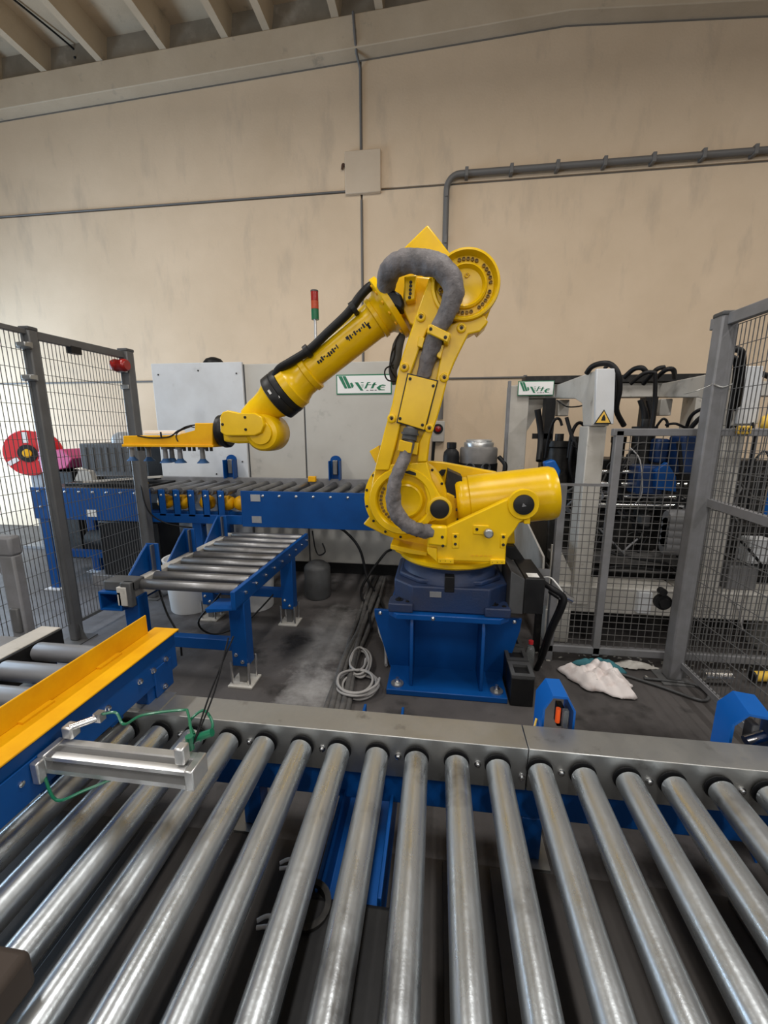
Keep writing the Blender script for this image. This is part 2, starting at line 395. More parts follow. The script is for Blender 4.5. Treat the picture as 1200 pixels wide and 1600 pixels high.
conduit('thin_conduit', [(JX, yy, JZ + .3), (JX, yy, beam_z(JX) - .08), (JX - .02, yy - .10, beam_z(JX) - .02), (JX - .02, BF - .014, beam_z(JX) + .04), (JX - .04, BF - .014, beam_z(JX) + .29)], .014, [],
        'thin grey vertical conduit rising from square wall box over the beam')
conduit('thin_conduit', [(-7.0, yy, 2.02), (-.02, yy, 2.02)], .0115, [(-3.1, yy, 2.02)], 'thin grey horizontal conduit at cabinet-top height behind left fence')
conduit('thin_conduit', [(.08, yy, 2.0), (6.4, yy, 2.0)], .0115, [(1.0, yy, 2.0)], 'thin grey horizontal conduit on wall above the press')
conduit('thin_conduit', [(-7.0, yy, JZ), (-1.1, yy, JZ)], .009, [], 'thin grey line of conduit left of the square wall box')
t = thing('wall_box', (-.90, WY, 4.01), 'square beige cover box on the upper wall', 'box')
part('cover', MB().box(-1.105, -.70, WY - .05, WY, 4.01, 4.43), mat('beige_cover_paint', (0.62, 0.51, 0.385), .7, col2=(.57, .46, .34), scale=3), t, bev=.008)
part('wire_stub', MB().tube([(-1.105, WY - .02, 4.30), (-1.13, WY - .03, 4.31), (-1.14, WY - .02, 4.27)], .015, 8), RUST, t)
# emergency stop on the wall
ex, ez = .008, 1.375
t = thing('stop_button_box', (ex, WY, 1.24), 'small grey stop button box on wall behind robot arm', 'switch')
part('housing', MB().box(ex - .075, ex + .075, WY - .10, WY, ez - .125, ez + .125), BEIGE, t, bev=.012)
part('button', MB().lathe((ex - .005, WY - .10, ez + .03), (0, -1, 0), [(0, .034), (.02, .034), (.03, .036), (.045, .034), (.05, .026)], 20), REDL, t)
part('collar', MB().lathe((ex - .005, WY - .099, ez + .03), (0, -1, 0), [(0, .062), (.012, .06)], 20), BLACKP, t)
part('cable', MB().tube([(ex - .05, WY - .04, ez - .12), (ex - .06, WY - .04, ez - .3), (ex - .07, WY - .04, ez - .6)], .02, 8), BLACK, t)

# ================================================================== FRONT ROLLER CONVEYOR (zinc rollers, near the camera)
fc = thing('roller_conveyor', (0.1, .8, 0), 'near roller conveyor with big shiny zinc rollers across the foreground', 'conveyor')
RL = shared('roller', MB().lathe((0, 0, 0), (0, 1, 0), [(0, .014), (.012, .014), (.012, .033), (.016, .0365), (.824, .0365), (.828, .033), (.828, .014), (.84, .014)], 36), ROLL)
RING = shared('end_ring', MB().lathe((0, 0, 0), (0, 1, 0), [(0, .0367), (0, .0395), (.003, .0395), (.003, .0367)], 36), BLACK)
for k in range(-4, 22):
    x = -1.039 + .1248 * k
    ro = inst('roller', RL, fc, (x, .282, .383))
    inst('end_ring', RING, ro, (x, 1.118, .383))
for (x0, x1, nm) in ((-1.75, .299, 0), (.301, 1.75, 1)):
    mb = MB().prism([(1.128, .445), (1.235, .445), (1.235, .20), (1.231, .20), (1.231, .441), (1.132, .441), (1.132, .30), (1.150, .30), (1.150, .296), (1.128, .296)], 'YZ', x0, x1)
    part('side_rail', mb, GALV, fc, bev=.0025)
    mb = MB().prism([(.274, .445), (.14, .445), (.14, .20), (.144, .20), (.144, .441), (.270, .441), (.270, .30), (.252, .30), (.252, .296), (.274, .296)], 'YZ', x0, x1)
    part('side_rail', mb, GALV, fc, bev=.0025)
for k in range(-3, 21):
    x = -1.039 + .1248 * k + .066
    if k % 2 == 1: inst('bolt', BOLT_Y, fc, (x, 1.128, .375))
inst('bolt', BOLT_Y, fc, (.285, 1.128, .345)); inst('bolt', BOLT_Y, fc, (.318, 1.128, .345))
for y0 in (1.152, .165):
    part('support_beam', MB().box(-1.7, 1.7, y0, y0 + .06, .17, .293), BLU, fc, bev=.004)
for x in (-1.45, -.62, .335, 1.42):
    for y0 in (1.150, .163):
        part('leg', MB().box(x - .032, x + .032, y0, y0 + .064, .012, .171), BLU, fc, bev=.004)
        part('foot_plate', MB().box(x - .06, x + .06, y0 - .03, y0 + .09, 0, .012), GALV, fc)
part('drive_beam', MB().prism([(-.295, .022), (-.295, .20), (-.283, .20), (-.283, .07), (-.127, .07), (-.127, .20), (-.115, .20), (-.115, .022)], 'XZ', .84, 1.6), BLU, fc, bev=.003)
part('drive_housing', MB().box(-.31, -.02, .50, .83, .02, .20), BLACKP, fc, bev=.015)
part('drive_hub', MB().lathe((-.30, .80, .16), (0, 0, 1), [(0, .06), (.05, .06), (.05, .045), (.03, .042)], 24), DARK, fc)
tray = thing('dark_sheet', (0, .7, 0), 'dark sheet added under the near rollers for stained and shaded floor', 'tray')  # dark sheet added over the floor, standing in for stains and shade
part('pan', MB().box(-1.38, 1.36, .262, 1.112, 0, .010), mat('stained_shade_sheet', (.030, .026, .024), .45, .2, col2=(.06, .053, .048), scale=4, stretch=(2, .5, 1)), tray)
for x0, w in ((.05, .085), (.20, .05), (-.62, .07), (-1.0, .06), (.62, .06), (.9, .07)):
    part('slat', MB().box(x0, x0 + w, .27, 1.10, .010, .020), mat('worn_slat', (.085, .078, .072), .6, col2=(.05, .045, .042), scale=6) if 'worn_slat' not in MATS else MATS['worn_slat'], tray, bev=.002)
solo('wood_block', MB().box(-.84, -.69, .34, .475, .4200, .50), mat('dark_brown_wood', (.045, .033, .026), .8), 'dark brown block on the near rollers in the bottom left corner', 'block', bev=.012)
for j, (px_, lab) in enumerate(((.42, 'small blue arched sensor bracket behind the near conveyor with amber lens'), (1.03, 'larger blue arched sensor bracket at right end behind the near conveyor'))):
    w, d, zt = ((.052, .10, .545), (.066, .125, .53))[j]
    t = thing('sensor_bracket', (px_, 1.30, 0), lab, 'bracket', 'arched sensor brackets behind the near conveyor')
    y0 = 1.255
    outer = [(-w, .0), (-w, zt - .05), (-w * .45, zt), (w * .45, zt), (w, zt - .05), (w, 0)]
    inner = [(w - .007, 0), (w - .007, zt - .052), (w * .42, zt - .008), (-w * .42, zt - .008), (-w + .007, zt - .052), (-w + .007, 0)]
    sh = R((0, -14)[j])
    def rotp(x, y): return (px_ + x * math.cos(sh) - y * math.sin(sh), y0 + d / 2 + x * math.sin(sh) + y * math.cos(sh))
    mb = MB(); loop = outer + inner; n = len(loop); vs_ = []
    for yo in (-d / 2, d / 2):
        for (u, z) in loop:
            a, b = rotp(u, yo); vs_.append((a, b, z))
    fs = [(i, (i + 1) % n, (i + 1) % n + n, i + n) for i in range(n)]
    for base in (0, n):
        for i in range(5): fs.append((base + i, base + i + 1, base + 10 - i, base + 11 - i))
    mb.add(vs_, fs)
    part('hood', mb, BLUB, t)
    bx_, by_ = rotp(.012, .01)
    part('sensor_body', MB().box(bx_ + .000, bx_ + .022, by_ - .01, by_ + .03, zt - .15, zt - .075), BLACKP if j == 0 else FENCEL, t, bev=.004)
    if j == 0:
        part('lens', MB().cyl((bx_ - .004, by_ - .025, zt - .12), (bx_ - .004, by_ - .025, zt - .068), .008), AMBER, t)
        part('guard', MB().box(bx_ + .010, bx_ + .028, by_ - .035, by_ - .02, zt - .14, zt - .07), CLEAR, t)
        part('sensor_cable', MB().tube([(bx_ - .01, by_ - .02, zt - .15), (bx_ - .02, by_ - .03, zt - .2), (bx_ + .01, by_ - .02, zt - .26), (bx_ - .0, by_, zt - .4)], .007, 8), BLACK, t)
        part('yellow_cable', MB().tube([(px_ - w - .004, y0 + .05, .42), (px_ - w - .018, y0 + .02, .38), (px_ - w - .012, y0 - .01, .33), (px_ - w - .01, y0 + .02, .2)], .004, 8), TUBEY, t)
    else:
        part('lens', MB().cyl((bx_ - .03, by_ - .03, zt - .12), (bx_ + .03, by_ - .02, zt - .10), .016), CHROME, t)
        part('lens', MB().cyl((bx_ - .02, by_ - .035, zt - .155), (bx_ + .0, by_ - .02, zt - .15), .013), CHROME, t)
        part('sensor_cable', MB().tube([(bx_, by_, zt - .15), (bx_ + .005, by_, zt - .25), (bx_, by_, zt - .5)], .006, 8), BLACK, t)

# ================================================================== SIDE CONVEYOR WITH YELLOW GUARD (left foreground)
sc_ = thing('roller_conveyor', (-1.25, .9, 0), 'left foreground conveyor with grey rollers, blue side plate and yellow guard rail', 'conveyor')
part('side_plate', MB().box(-1.0, -.98, .2, 1.33, .50, .645).box(-1.03, -1.0, .2, 1.33, .50, .505).box(-1.03, -1.0, .2, 1.33, .640, .645), BLU, sc_, bev=.003)
part('joint_plate', MB().box(-.98, -.974, .2, .78, .497, .60), BLU, sc_, bev=.002)
part('rust_shadow_seam', MB().box(-.99, -.966, .2, 1.332, .6452, .648), RUST, sc_)  # thin rusty strip that also draws the shadow under the guard lip
gr = part('guard_rail', MB().box(-1.062, -.962, .2, 1.335, .648, .654).box(-1.062, -1.056, .2, 1.29, .654, .725), YELO, sc_, bev=.002)
for y in (.55, .8, 1.05): part('weld_tab', MB().box(-1.056, -1.040, y, y + .09, .654, .660), YELO, gr)
for (y, z) in [(1.265, 0.566), (1.197, 0.562), (1.130, 0.564), (0.991, 0.565), (0.720, 0.562)]: inst('bolt', BOLT_X, sc_, (-.98, y, z))
part('support_post', MB().box(-1.035, -.985, 1.165, 1.29, .446, .505), BLU, sc_, bev=.003)
part('post_gusset', MB().box(-.985, -.977, 1.20, 1.295, .449, .56), BLU, sc_, bev=.003)
for (y, z) in [(1.242, 0.471), (1.241, 0.421)]: inst('bolt', BOLT_X, sc_, (-.977, y, z))
part('base_plate', MB().box(-1.06, -.93, 1.14, 1.24, .4452, .449), GALV, sc_)
GR = shared('roller', MB().lathe((0, 0, 0), (1, 0, 0), [(0, .012), (.012, .012), (.012, .030), (.018, .034), (.47, .034), (.475, .012), (.49, .012)], 28), PVC)
for k in range(8): inst('roller', GR, sc_, (-1.49, 1.235 - .126 * k, .578))
part('cross_rod', MB().cyl((-1.49, 1.165, .545), (-1.0, 1.165, .545), .009), STEELR, sc_)
part('side_plate', MB().box(-1.51, -1.495, .2, 1.36, .48, .605), BLACKP, sc_, bev=.002)
part('cover_strip', MB().box(-1.60, -1.512, .2, 1.37, .598, .606), BEIGE, sc_, bev=.002)
part('cover_strip', MB().box(-1.72, -1.603, .2, 1.30, .585, .592), FENCEL, sc_, bev=.002)
part('cross_member', MB().box(-1.495, -1.0, 1.02, 1.07, .47, .52), BLU, sc_, bev=.004)
for x, y in ((-1.55, 1.3), (-1.55, .35)):
    part('leg', MB().box(x - .035, x + .035, y - .035, y + .035, .012, .586), BLU, sc_, bev=.004)
    part('foot_plate', MB().box(x - .06, x + .06, y - .06, y + .06, 0, .012), GALV, sc_)
# pneumatic cylinder
pc = thing('pneumatic_cylinder', (-.79, .87, .46), 'aluminium pneumatic cylinder lying over near rollers beside blue plate', 'cylinder')
cx0, cx1, cyc, czc = -.952, -.578, .795, .577
part('barrel', MB().prism([(cyc - .030, czc - .025), (cyc - .030, czc - .013), (cyc - .010, czc - .011), (cyc - .010, czc + .011), (cyc - .030, czc + .013), (cyc - .030, czc + .023),
                           (cyc - .023, czc + .025), (cyc - .012, czc + .025), (cyc - .010, czc + .020), (cyc + .010, czc + .020), (cyc + .012, czc + .025), (cyc + .030, czc + .025), (cyc + .030, czc - .025)], 'YZ', cx0, cx1), ALU, pc)
part('groove_shade', MB().box(cx0, cx1, cyc - .0115, cyc - .0095, czc - .0112, czc + .0112).box(cx0, cx1, cyc - .0095, cyc + .0095, czc + .0195, czc + .0208), FENCE, pc)  # dark strips in the recesses stand in for their shade
for x0, x1 in ((cx0 - .02, cx0), (cx1, cx1 + .022)):
    part('end_cap', MB().box(x0, x1, cyc - .032, cyc + .032, czc - .027, czc + .027), ALU, pc, bev=.003)
part('mounting_foot', MB().box(cx0 - .022, cx0 + .0, cyc - .052, cyc - .030, czc - .04, czc + .02), ALU, pc, bev=.004)
part('mounting_foot', MB().box(cx0 + .0, cx0 + .03, cyc + .02, cyc + .05, czc + .03, czc + .065), ALU, pc, bev=.005)
part('sensor_clip', MB().box(cx1 - .03, cx1 - .005, cyc - .02, cyc + .008, czc + .030, czc + .075), ALU, pc, bev=.004)
part('fitting', MB().cyl((cx0 + .02, cyc + .03, czc + .06), (cx0 + .07, cyc + .07, czc + .065), .009).box(cx0 + .06, cx0 + .08, cyc + .06, cyc + .08, czc + .055, czc + .08), CHROME, pc)
part('fitting', MB().cyl((cx1 - .02, cyc + .03, czc + .034), (cx1 - .02, cyc + .03, czc + .07), .010).cyl((cx1 - .03, cyc + .045, czc + .045), (cx1 + .03, cyc + .05, czc + .07), .010), GRNH, pc)
part('air_hose', MB().tube([(cx0 + .07, cyc + .07, czc + .07), (cx0 + .11, cyc + .08, czc + .075), (cx0 + .14, cyc + .07, czc + .05), (cx0 + .19, cyc + .08, czc + .075), (cx0 + .29, cyc + .10, czc + .085), (cx1 - .06, cyc + .09, czc + .085), (cx1 - .02, cyc + .04, czc + .065)], .0036, 8), GRNH, pc)
part('air_hose', MB().tube([(cx1 - .02, cyc + .05, czc + .06), (cx1 - .05, cyc + .08, czc + .07), (cx1 - .02, cyc + .10, czc + .09), (cx1 + .02, cyc + .07, czc + .07), (cx1 - .0, cyc + .04, czc + .05)], .0036, 8), GRNH, pc)
part('air_hose', MB().tube([(cx0 - .01, cyc - .03, czc - .03), (cx0 + .06, cyc - .07, czc - .055), (cx0 + .12, cyc - .05, czc - .04), (cx0 + .17, cyc - .02, czc - .03)], .0036, 8), GRNH, pc)
part('signal_wire', MB().tube([(cx1 - .01, cyc + .03, czc + .05), (cx1 + .015, cyc + .1, czc + .15), (cx1 + .02, cyc + .18, czc + .26)], .0025, 6), BLACK, pc)
part('signal_wire', MB().tube([(cx1 - .01, cyc + .03, czc + .05), (cx1 + .005, cyc + .1, czc + .15), (cx1 + .03, cyc + .19, czc + .26)], .0025, 6), BLACK, pc)

# ================================================================== ROLLER TABLE (grey rollers, left middle)
rt = thing('roller_table', (-1.3, 2.4, 0), 'blue roller table with grey steel rollers leading under the rear conveyor', 'conveyor')
part('side_rail', MB().box(-1.025, -1.0, 1.84, 3.05, .495, .592), BLU, rt, bev=.003)
part('end_plate', MB().prism([(-1.16, .47), (-1.0, .495), (-1.0, .50), (-1.17, .49)], 'XZ', 1.84, 1.98), BLU, rt)
ST = shared('roller', MB().lathe((0, 0, 0), (1, 0, 0), [(0, .010), (.01, .010), (.01, .025), (.014, .028), (.585, .028), (.589, .025), (.589, .010), (.60, .010)], 26), STEELR)
for k in range(9): inst('roller', ST, rt, (-1.625, 1.955 + k * .1325, .562))
part('side_rail', MB().box(-1.68, -1.625, 1.86, 3.05, .47, .575), BEIGE, rt, bev=.003)
part('end_tube', MB().add([(-1.79, 1.86, .44), (-1.66, 1.86, .44), (-1.66, 1.86, .545), (-1.79, 1.86, .545), (-1.78, 1.86, .45), (-1.67, 1.86, .45), (-1.67, 1.86, .535), (-1.78, 1.86, .535),
                           (-1.79, 2.3, .44), (-1.66, 2.3, .44), (-1.66, 2.3, .545), (-1.79, 2.3, .545), (-1.78, 2.29, .45), (-1.67, 2.29, .45), (-1.67, 2.29, .535), (-1.78, 2.29, .535)],
                          [(0, 1, 5, 4), (1, 2, 6, 5), (2, 3, 7, 6), (3, 0, 4, 7), (0, 8, 9, 1), (1, 9, 10, 2), (2, 10, 11, 3), (3, 11, 8, 0), (4, 5, 13, 12), (5, 6, 14, 13), (6, 7, 15, 14), (7, 4, 12, 15), (12, 13, 14, 15), (8, 11, 10, 9)]), BLU, rt)
part('clamp', MB().box(-1.77, -1.60, 1.88, 1.98, .546, .60).box(-1.66, -1.60, 1.865, 1.90, .46, .60), DARKG, rt, bev=.006)
for y in (2.15, 2.52, 2.95):
    f = part('guide_bracket', MB().prism([(y - .22, .56), (y, .56), (y, .74), (y - .06, .70)], 'YZ', -1.70, -1.685).box(-1.70, -1.62, y - .01, y, .5, .74), BLU, rt, bev=.003)
    part('wear_strip', MB().box(-1.655, -1.645, y - .035, y + .02, .55, .735), STEELR, f)
for (x, y) in ((-1.045, 1.965), (-1.045, 2.70), (-1.66, 1.965), (-1.66, 2.70)):
    part('leg', MB().box(x - .045, x + .045, y - .04, y + .04, .12, .497), BLU, rt, bev=.005)
    f = part('levelling_foot', MB().box(x - .07, x + .07, y - .065, y + .065, 0, .012), BEIGE, rt, bev=.002)
    for dx, dy in ((-.05, -.045), (.05, -.045), (.05, .045), (-.05, .045)):
        part('stud', MB().cyl((x + dx, y + dy, .012), (x + dx, y + dy, .15), .007, n=8), CHROME, f)
    part('shank', MB().box(x - .02, x + .02, y - .02, y + .02, .012, .13), STEELR, f)
    inst('bolt', BOLT_Y, rt, (x - .02, y - .04, .19)); inst('bolt', BOLT_Y, rt, (x + .015, y - .04, .15))
for y in (1.965, 2.70):
    part('cross_member', MB().box(-1.615, -1.09, y - .025, y + .025, .20, .265), BLU, rt, bev=.004)
for k in range(9): inst('bolt', BOLT_X, rt, (-1.0, 1.955 + k * .1325, .545))

# ================================================================== REAR CONVEYOR
rc = thing('roller_conveyor', (-1.8, 3.35, 0), 'rear blue conveyor running along the pale cabinet with steel rollers', 'conveyor')
FY = 3.05
part('side_plate', MB().box(-3.44, -2.385, FY, FY + .012, .645, .918), BLU, rc, bev=.003)
part('side_plate', MB().box(-1.545, .2, FY, FY + .012, .63, .922), BLU, rc, bev=.003)
comb = part('comb_rail', MB().box(-2.385, -1.545, FY, FY + .012, .645, .72), BLU, rc, bev=.003)
for k in range(6):
    x = -2.36 + .1285 * k
    tt = part('tooth', MB().box(x - .03, x + .03, FY, FY + .012, .70, .918).box(x - .03, x - .018, FY, FY + .06, .72, .918), BLU, comb, bev=.003)
    inst('bolt', BOLT_Y, tt, (x, FY, .875))
SR = shared('roller', MB().lathe((0, 0, 0), (0, 1, 0), [(0, .010), (.01, .010), (.01, .027), (.015, .030), (.535, .030), (.54, .027), (.54, .010), (.55, .010)], 22), STEELR)
for k in range(17): inst('roller', SR, rc, (-2.33 + k * .1285, FY + .015, .905))
for k in range(9):
    x = -1.36 + k * .137
    inst('bolt', BOLT_Y, rc, (x, FY, .885))
for k in range(8): inst('bolt', BOLT_Y, rc, (-3.36 + k * .128, FY, .885))
inst('bolt', BOLT_Y, rc, (-3.36, FY, .75))
part('label_plate', MB().box(-2.93, -2.84, FY - .003, FY, .675, .735), PAPER, rc)
for z in (.84, .665): part('label_plate', MB().box(-1.46, -1.38, FY - .003, FY, z, z + .055), ALU, rc)
part('rear_rail', MB().box(-3.44, .2, 3.605, 3.64, .70, .96), FENCEL, rc, bev=.004)
part('bed_plate', MB().box(-3.44, -2.40, FY + .012, 3.605, .885, .905), DARK, rc)
for x in (-3.36, -1.95, .1):
    for y in (FY + .05, 3.56):
        part('leg', MB().box(x - .04, x + .04, y - .04, y + .04, .01, .65), BLU, rc, bev=.004)
        part('foot_plate', MB().box(x - .08, x + .08, y - .08, y + .08, 0, .01), CABW, rc)
part('cross_member', MB().box(-3.32, .06, 3.53, 3.59, .55, .64), BLU, rc)
for x in (-2.28, -2.12, -1.90, -1.72, -1.60):
    part('lift_drum', MB().lathe((x - .055, FY + .12, .80), (1, 0, 0), [(0, .03), (.01, .048), (.04, .062), (.07, .062), (.10, .048), (.11, .03)], 20), YELO, rc)
for x, lab in ((-1.90, 'left blue arched sensor post on rear conveyor, under gripper'), (-.905, 'right blue arched sensor post on rear conveyor before the cabinet')):
    t = thing('sensor_post', (x, 3.60, .96), lab, 'bracket', 'sensor posts on the rear conveyor')
    w = .05
    arch = [(-w, 0), (-w, .17)] + [(-w * math.cos(R(a)), .17 + .045 * math.sin(R(a))) for a in range(15, 180, 15)] + [(w, .17), (w, 0)]
    part('back_plate', MB().prism([(x + u, .955 + z) for u, z in arch], 'XZ', 3.622, 3.632), BLU, t)
    part('side_flange', MB().box(x - w, x - w + .008, 3.55, 3.63, .955, 1.125), BLU, t); part('side_flange', MB().box(x + w - .008, x + w, 3.55, 3.63, .955, 1.125), BLU, t)
    part('sensor_body', MB().box(x - .02, x + .024, 3.58, 3.62, 1.0, 1.13), STEELR, t, bev=.006)
solo('reflector_block', MB().box(-1.15, -1.08, 3.56, 3.60, .936, .985), YELO, 'small orange block on the rear conveyor edge', 'block', bev=.004)

# ================================================================== ELECTRICAL CABINET
cb = thing('electrical_cabinet', (-1.4, 4.0, 0), 'long pale grey electrical cabinet standing against the back wall', 'cabinet')
part('body', MB().box(-2.66, -.16, 3.735, 4.4, .12, 1.985), CABG, cb, bev=.006)
part('plinth', MB().box(-2.62, -.2, 3.78, 4.36, 0, .12), BLACKP, cb)
d1 = part('door_panel', MB().box(-2.665, -1.775, 3.70, 3.733, .13, 2.0), CABW, cb, bev=.004, label='whiter left door panel')
for x0, x1 in ((-1.762, -1.217), (-1.203, -.165)):
    part('door_panel', MB().box(x0, x1, 3.72, 3.737, .13, 1.98), CABG, cb, bev=.004)
for (x, z) in ((-2.6, 1.9), (-1.83, 1.9), (-2.2, 1.93), (-1.83, 1.1), (-2.1, .98)):
    inst('screw', YSCREW, d1, (x, 3.70, z))
for x in (-1.77, -1.21): part('seam', MB().box(x - .012, x + .012, 3.725, 3.7355, .13, 1.98), DARKG, cb)
part('top_edge', MB().box(-2.4, -2.05, 3.76, 3.78, 1.985, 2.005), RUST, cb)
GLYPHS = [('logo_bar', [[(170,165),(230,165),(320,355),(275,355)]]), ('logo_bar', [[(240,165),(292,165),(385,350),(332,355)]]), ('logo_bar', [[(362,275),(395,264),(425,315),(412,342),(392,348)]]),
          ('letter', [[(440,262),(495,262),(585,395),(535,390)], [(540,262),(588,262),(584,272),(545,272)], [(545,300),(592,300),(588,311),(552,311)], [(550,330),(588,330),(584,340),(556,340)]]),
          ('letter', [[(650,262),(700,260),(695,270),(668,274),(635,356),(598,360)], [(645,296),(716,296),(712,306),(642,306)]]),
          ('letter', [[(755,270),(788,266),(746,356),(703,358)], [(730,296),(802,296),(798,306),(726,306)]]),
          ('letter', [[(950,312),(900,300),(850,312),(800,350),(835,388),(935,388),(930,378),(872,376),(855,352),(882,320),(945,322)], [(866,338),(932,338),(930,346),(864,346)]]),
          ('small_print', [[(632,382),(668,382),(664,396),(632,396)]]), ('small_print', [[(690,380),(752,380),(750,395),(692,395)]]), ('small_print', [[(768,380),(802,380),(800,396),(770,396)]])]
def sign(x0, x1, z0, z1, y, label):
    w, h = x1 - x0, z1 - z0
    t = thing('sign_plate', ((x0 + x1) / 2, y, z0), label, 'sign')
    part('border', MB().box(x0, x1, y - .006, y, z0, z1), SIGNG, t)
    part('face', MB().box(x0 + h * .05, x1 - h * .05, y - .009, y - .004, z0 + h * .06, z1 - h * .06), WHITE, t)
    for nm, polys in GLYPHS:
        mb = MB()
        for pl in polys: mb.prism([(x0 + (a - 135) / 910 * w, z1 - (b - 140) / 310 * h) for a, b in pl], 'XZ', y - .0105, y - .0085)
        part(nm, mb, SIGNG if nm != 'small_print' else FENCEL, t)
    return t
sign(-.905, -.41, 1.705, 1.875, 3.72, 'green and white company sign on the pale cabinet')
solo('black_helmet', MB().lathe((-2.18, 3.95, 2.0), (0, 0, 1), [(0, .09), (.01, .10), (.04, .095), (.07, .07), (.085, .03), (.087, .0)], 24), BLACK, 'black round helmet-like dome lying on top of the pale cabinet', 'helmet')
st = thing('stack_light', (-1.12, 3.85, 1.985), 'red, orange and green signal tower on thin pole behind cabinet', 'signal light')
part('pole', MB().cyl((-1.12, 3.85, 1.985), (-1.12, 3.85, 2.37), .012), ALU, st)
part('green_segment', MB().cyl((-1.12, 3.85, 2.37), (-1.12, 3.85, 2.455), .034), GRNL, st)
part('orange_segment', MB().cyl((-1.12, 3.85, 2.457), (-1.12, 3.85, 2.525), .034), ORGL, st)
part('red_segment', MB().cyl((-1.12, 3.85, 2.527), (-1.12, 3.85, 2.60), .034), REDL, st)
part('cap', MB().lathe((-1.12, 3.85, 2.60), (0, 0, 1), [(0, .035), (.012, .034), (.016, .02)], 20), DARKG, st)

# ================================================================== ROBOT PEDESTAL
pd = thing('robot_pedestal', (.08, 2.29, 0), 'blue welded steel pedestal bolted to the floor under the robot', 'pedestal')
part('base_plate', MB().box(-.24, .395, 1.956, 2.63, 0, .032), BLU, pd, bev=.004)
part('top_plate', MB().prism([(-.235, 2.03), (-.19, 1.985), (.34, 1.985), (.392, 2.03), (.392, 2.6), (-.235, 2.6)], 'XY', .425, .456), BLU, pd, bev=.004)
part('web_plate', MB().prism([(-0.339, 0.378), (-0.336, 0.334), (-0.237, -0.009), (-0.237, -0.082), (0.409, -0.051), (0.407, -0.018), (0.484, 0.295), (0.490, 0.369)], 'XZ', 2.19, 2.21), BLU, pd, bev=.003)
part('web_plate', MB().box(-.2, .36, 2.50, 2.52, .03, .43), BLU, pd)
for x in (-.11, .262):
    part('gusset', MB().prism([(2.00, .032), (2.00, .37), (2.03, .426), (2.19, .426), (2.19, .032)], 'YZ', x - .009, x + .009), BLU, pd, bev=.003)
for (x, y) in ((-.185, 2.01), (.345, 2.01), (-.185, 2.57), (.345, 2.57)):
    wsh = part('washer', MB().lathe((x, y, .032), (0, 0, 1), [(0, .034), (.008, .034), (.008, .018)], 24), GALV, pd)
    part('anchor_nut', MB().lathe((x, y, .040), (0, 0, 1), [(0, .018), (.012, .017), (.013, .010), (.03, .010)], 6), CHROME, wsh)
inst('bolt', BOLT_Y, pd, (.0, 1.985, .44)); inst('bolt', BOLT_Y, pd, (-0.304, 2.190, 0.357))
inst('bolt', BOLT_Y, pd, (0.451, 2.190, 0.349))

# ================================================================== INDUSTRIAL ROBOT
RX, RY = .088, 2.30
rb = thing('industrial_robot', (RX, RY, .456), 'large yellow six-axis industrial robot on a blue base', 'robot')
def octo(x0, x1, y0, y1, c): return [(x0 + c, y0), (x1 - c, y0), (x1, y0 + c), (x1, y1 - c), (x1 - c, y1), (x0 + c, y1), (x0, y1 - c), (x0, y0 + c)]
base = MB()
base.prism(octo(-.215, .385, 2.02, 2.59, .10), 'XY', .458, .600)
base.prism(octo(-.19, .36, 2.06, 2.56, .11), 'XY', .598, .625)
b0 = part('base_casting', base, BLUD, rb, bev=.008)
for (x0, x1) in ((-.235, -.105), (.262, .392)):
    f = part('foot_lug', MB().prism([(x0, 2.0), (x1, 2.0), (x1, 2.09), (x1 - .03, 2.13), (x0 + .02, 2.13), (x0, 2.09)], 'XY', .456, .505), BLUD, rb, bev=.006)
    xm = (x0 + x1) / 2
    part('bolt_pocket', MB().lathe((xm - .012, 2.055, .5055), (0, 0, 1), [(0, .022), (.002, .022), (.002, .008), (.012, .008)], 14), BLACKP, f)
    part('bolt_pocket', MB().lathe((xm + .035, 2.035, .5055), (0, 0, 1), [(0, .012), (.002, .012), (.002, .006), (.006, .006)], 12), BLACKP, f)
part('neck', MB().lathe((RX, RY, .60), (0, 0, 1), [(0, .27), (.025, .265), (.05, .245), (.075, .225), (.10, .225)], 48), BLUD, rb)
part('neck_notch', MB().box(.055, .105, 2.015, 2.07, .575, .66), BLACKP, rb, bev=.004)
part('name_plate', MB().box(-.02, .04, 2.016, 2.0205, .545, .575), ALU, rb)
cbx = part('connector_housing', MB().prism([(.385, .47), (.455, .47), (.455, .66), (.385, .70)], 'XZ', 2.03, 2.32), DARKG, rb, bev=.004)
part('connector_panel', MB().box(.455, .555, 2.03, 2.36, .475, .665), BLACKP, rb, bev=.005)
part('connector_panel', MB().prism([(.30, .66), (.52, .66), (.46, .74), (.32, .75)], 'XZ', 2.34, 2.62), BLACKP, rb, bev=.005)
part('label_plate', MB().box(.475, .53, 2.05, 2.11, .6655, .667), PAPER, rb)
part('cable_bracket', MB().box(.555, .62, 2.20, 2.21, .45, .66), FENCEL, rb)
part('connector_cable', MB().tube([(0.552, 2.200, 0.602), (0.600, 2.100, 0.596), (0.661, 2.080, 0.558), (0.660, 2.080, 0.495), (0.631, 2.120, 0.347), (0.624, 2.200, 0.168), (0.617, 2.300, 0.001)], .016, 10), BLACK, rb)
part('connector_cable', MB().tube([(0.581, 2.250, 0.547), (0.659, 2.200, 0.515), (0.689, 2.200, 0.472), (0.647, 2.220, 0.296), (0.633, 2.280, 0.122), (0.635, 2.320, 0.015)], .013, 10), BLACK, rb)
part('cable_gland', MB().cyl((0.648, 2.100, 0.563), (0.714, 2.100, 0.531), .018).cyl((0.661, 2.100, 0.557), (0.674, 2.100, 0.550), .026), CHROME, rb)
part('white_cable', MB().tube([(0.552, 2.200, 0.602), (0.604, 2.150, 0.634), (0.638, 2.100, 0.608), (0.673, 2.100, 0.557)], .004, 8), PAPER, rb)

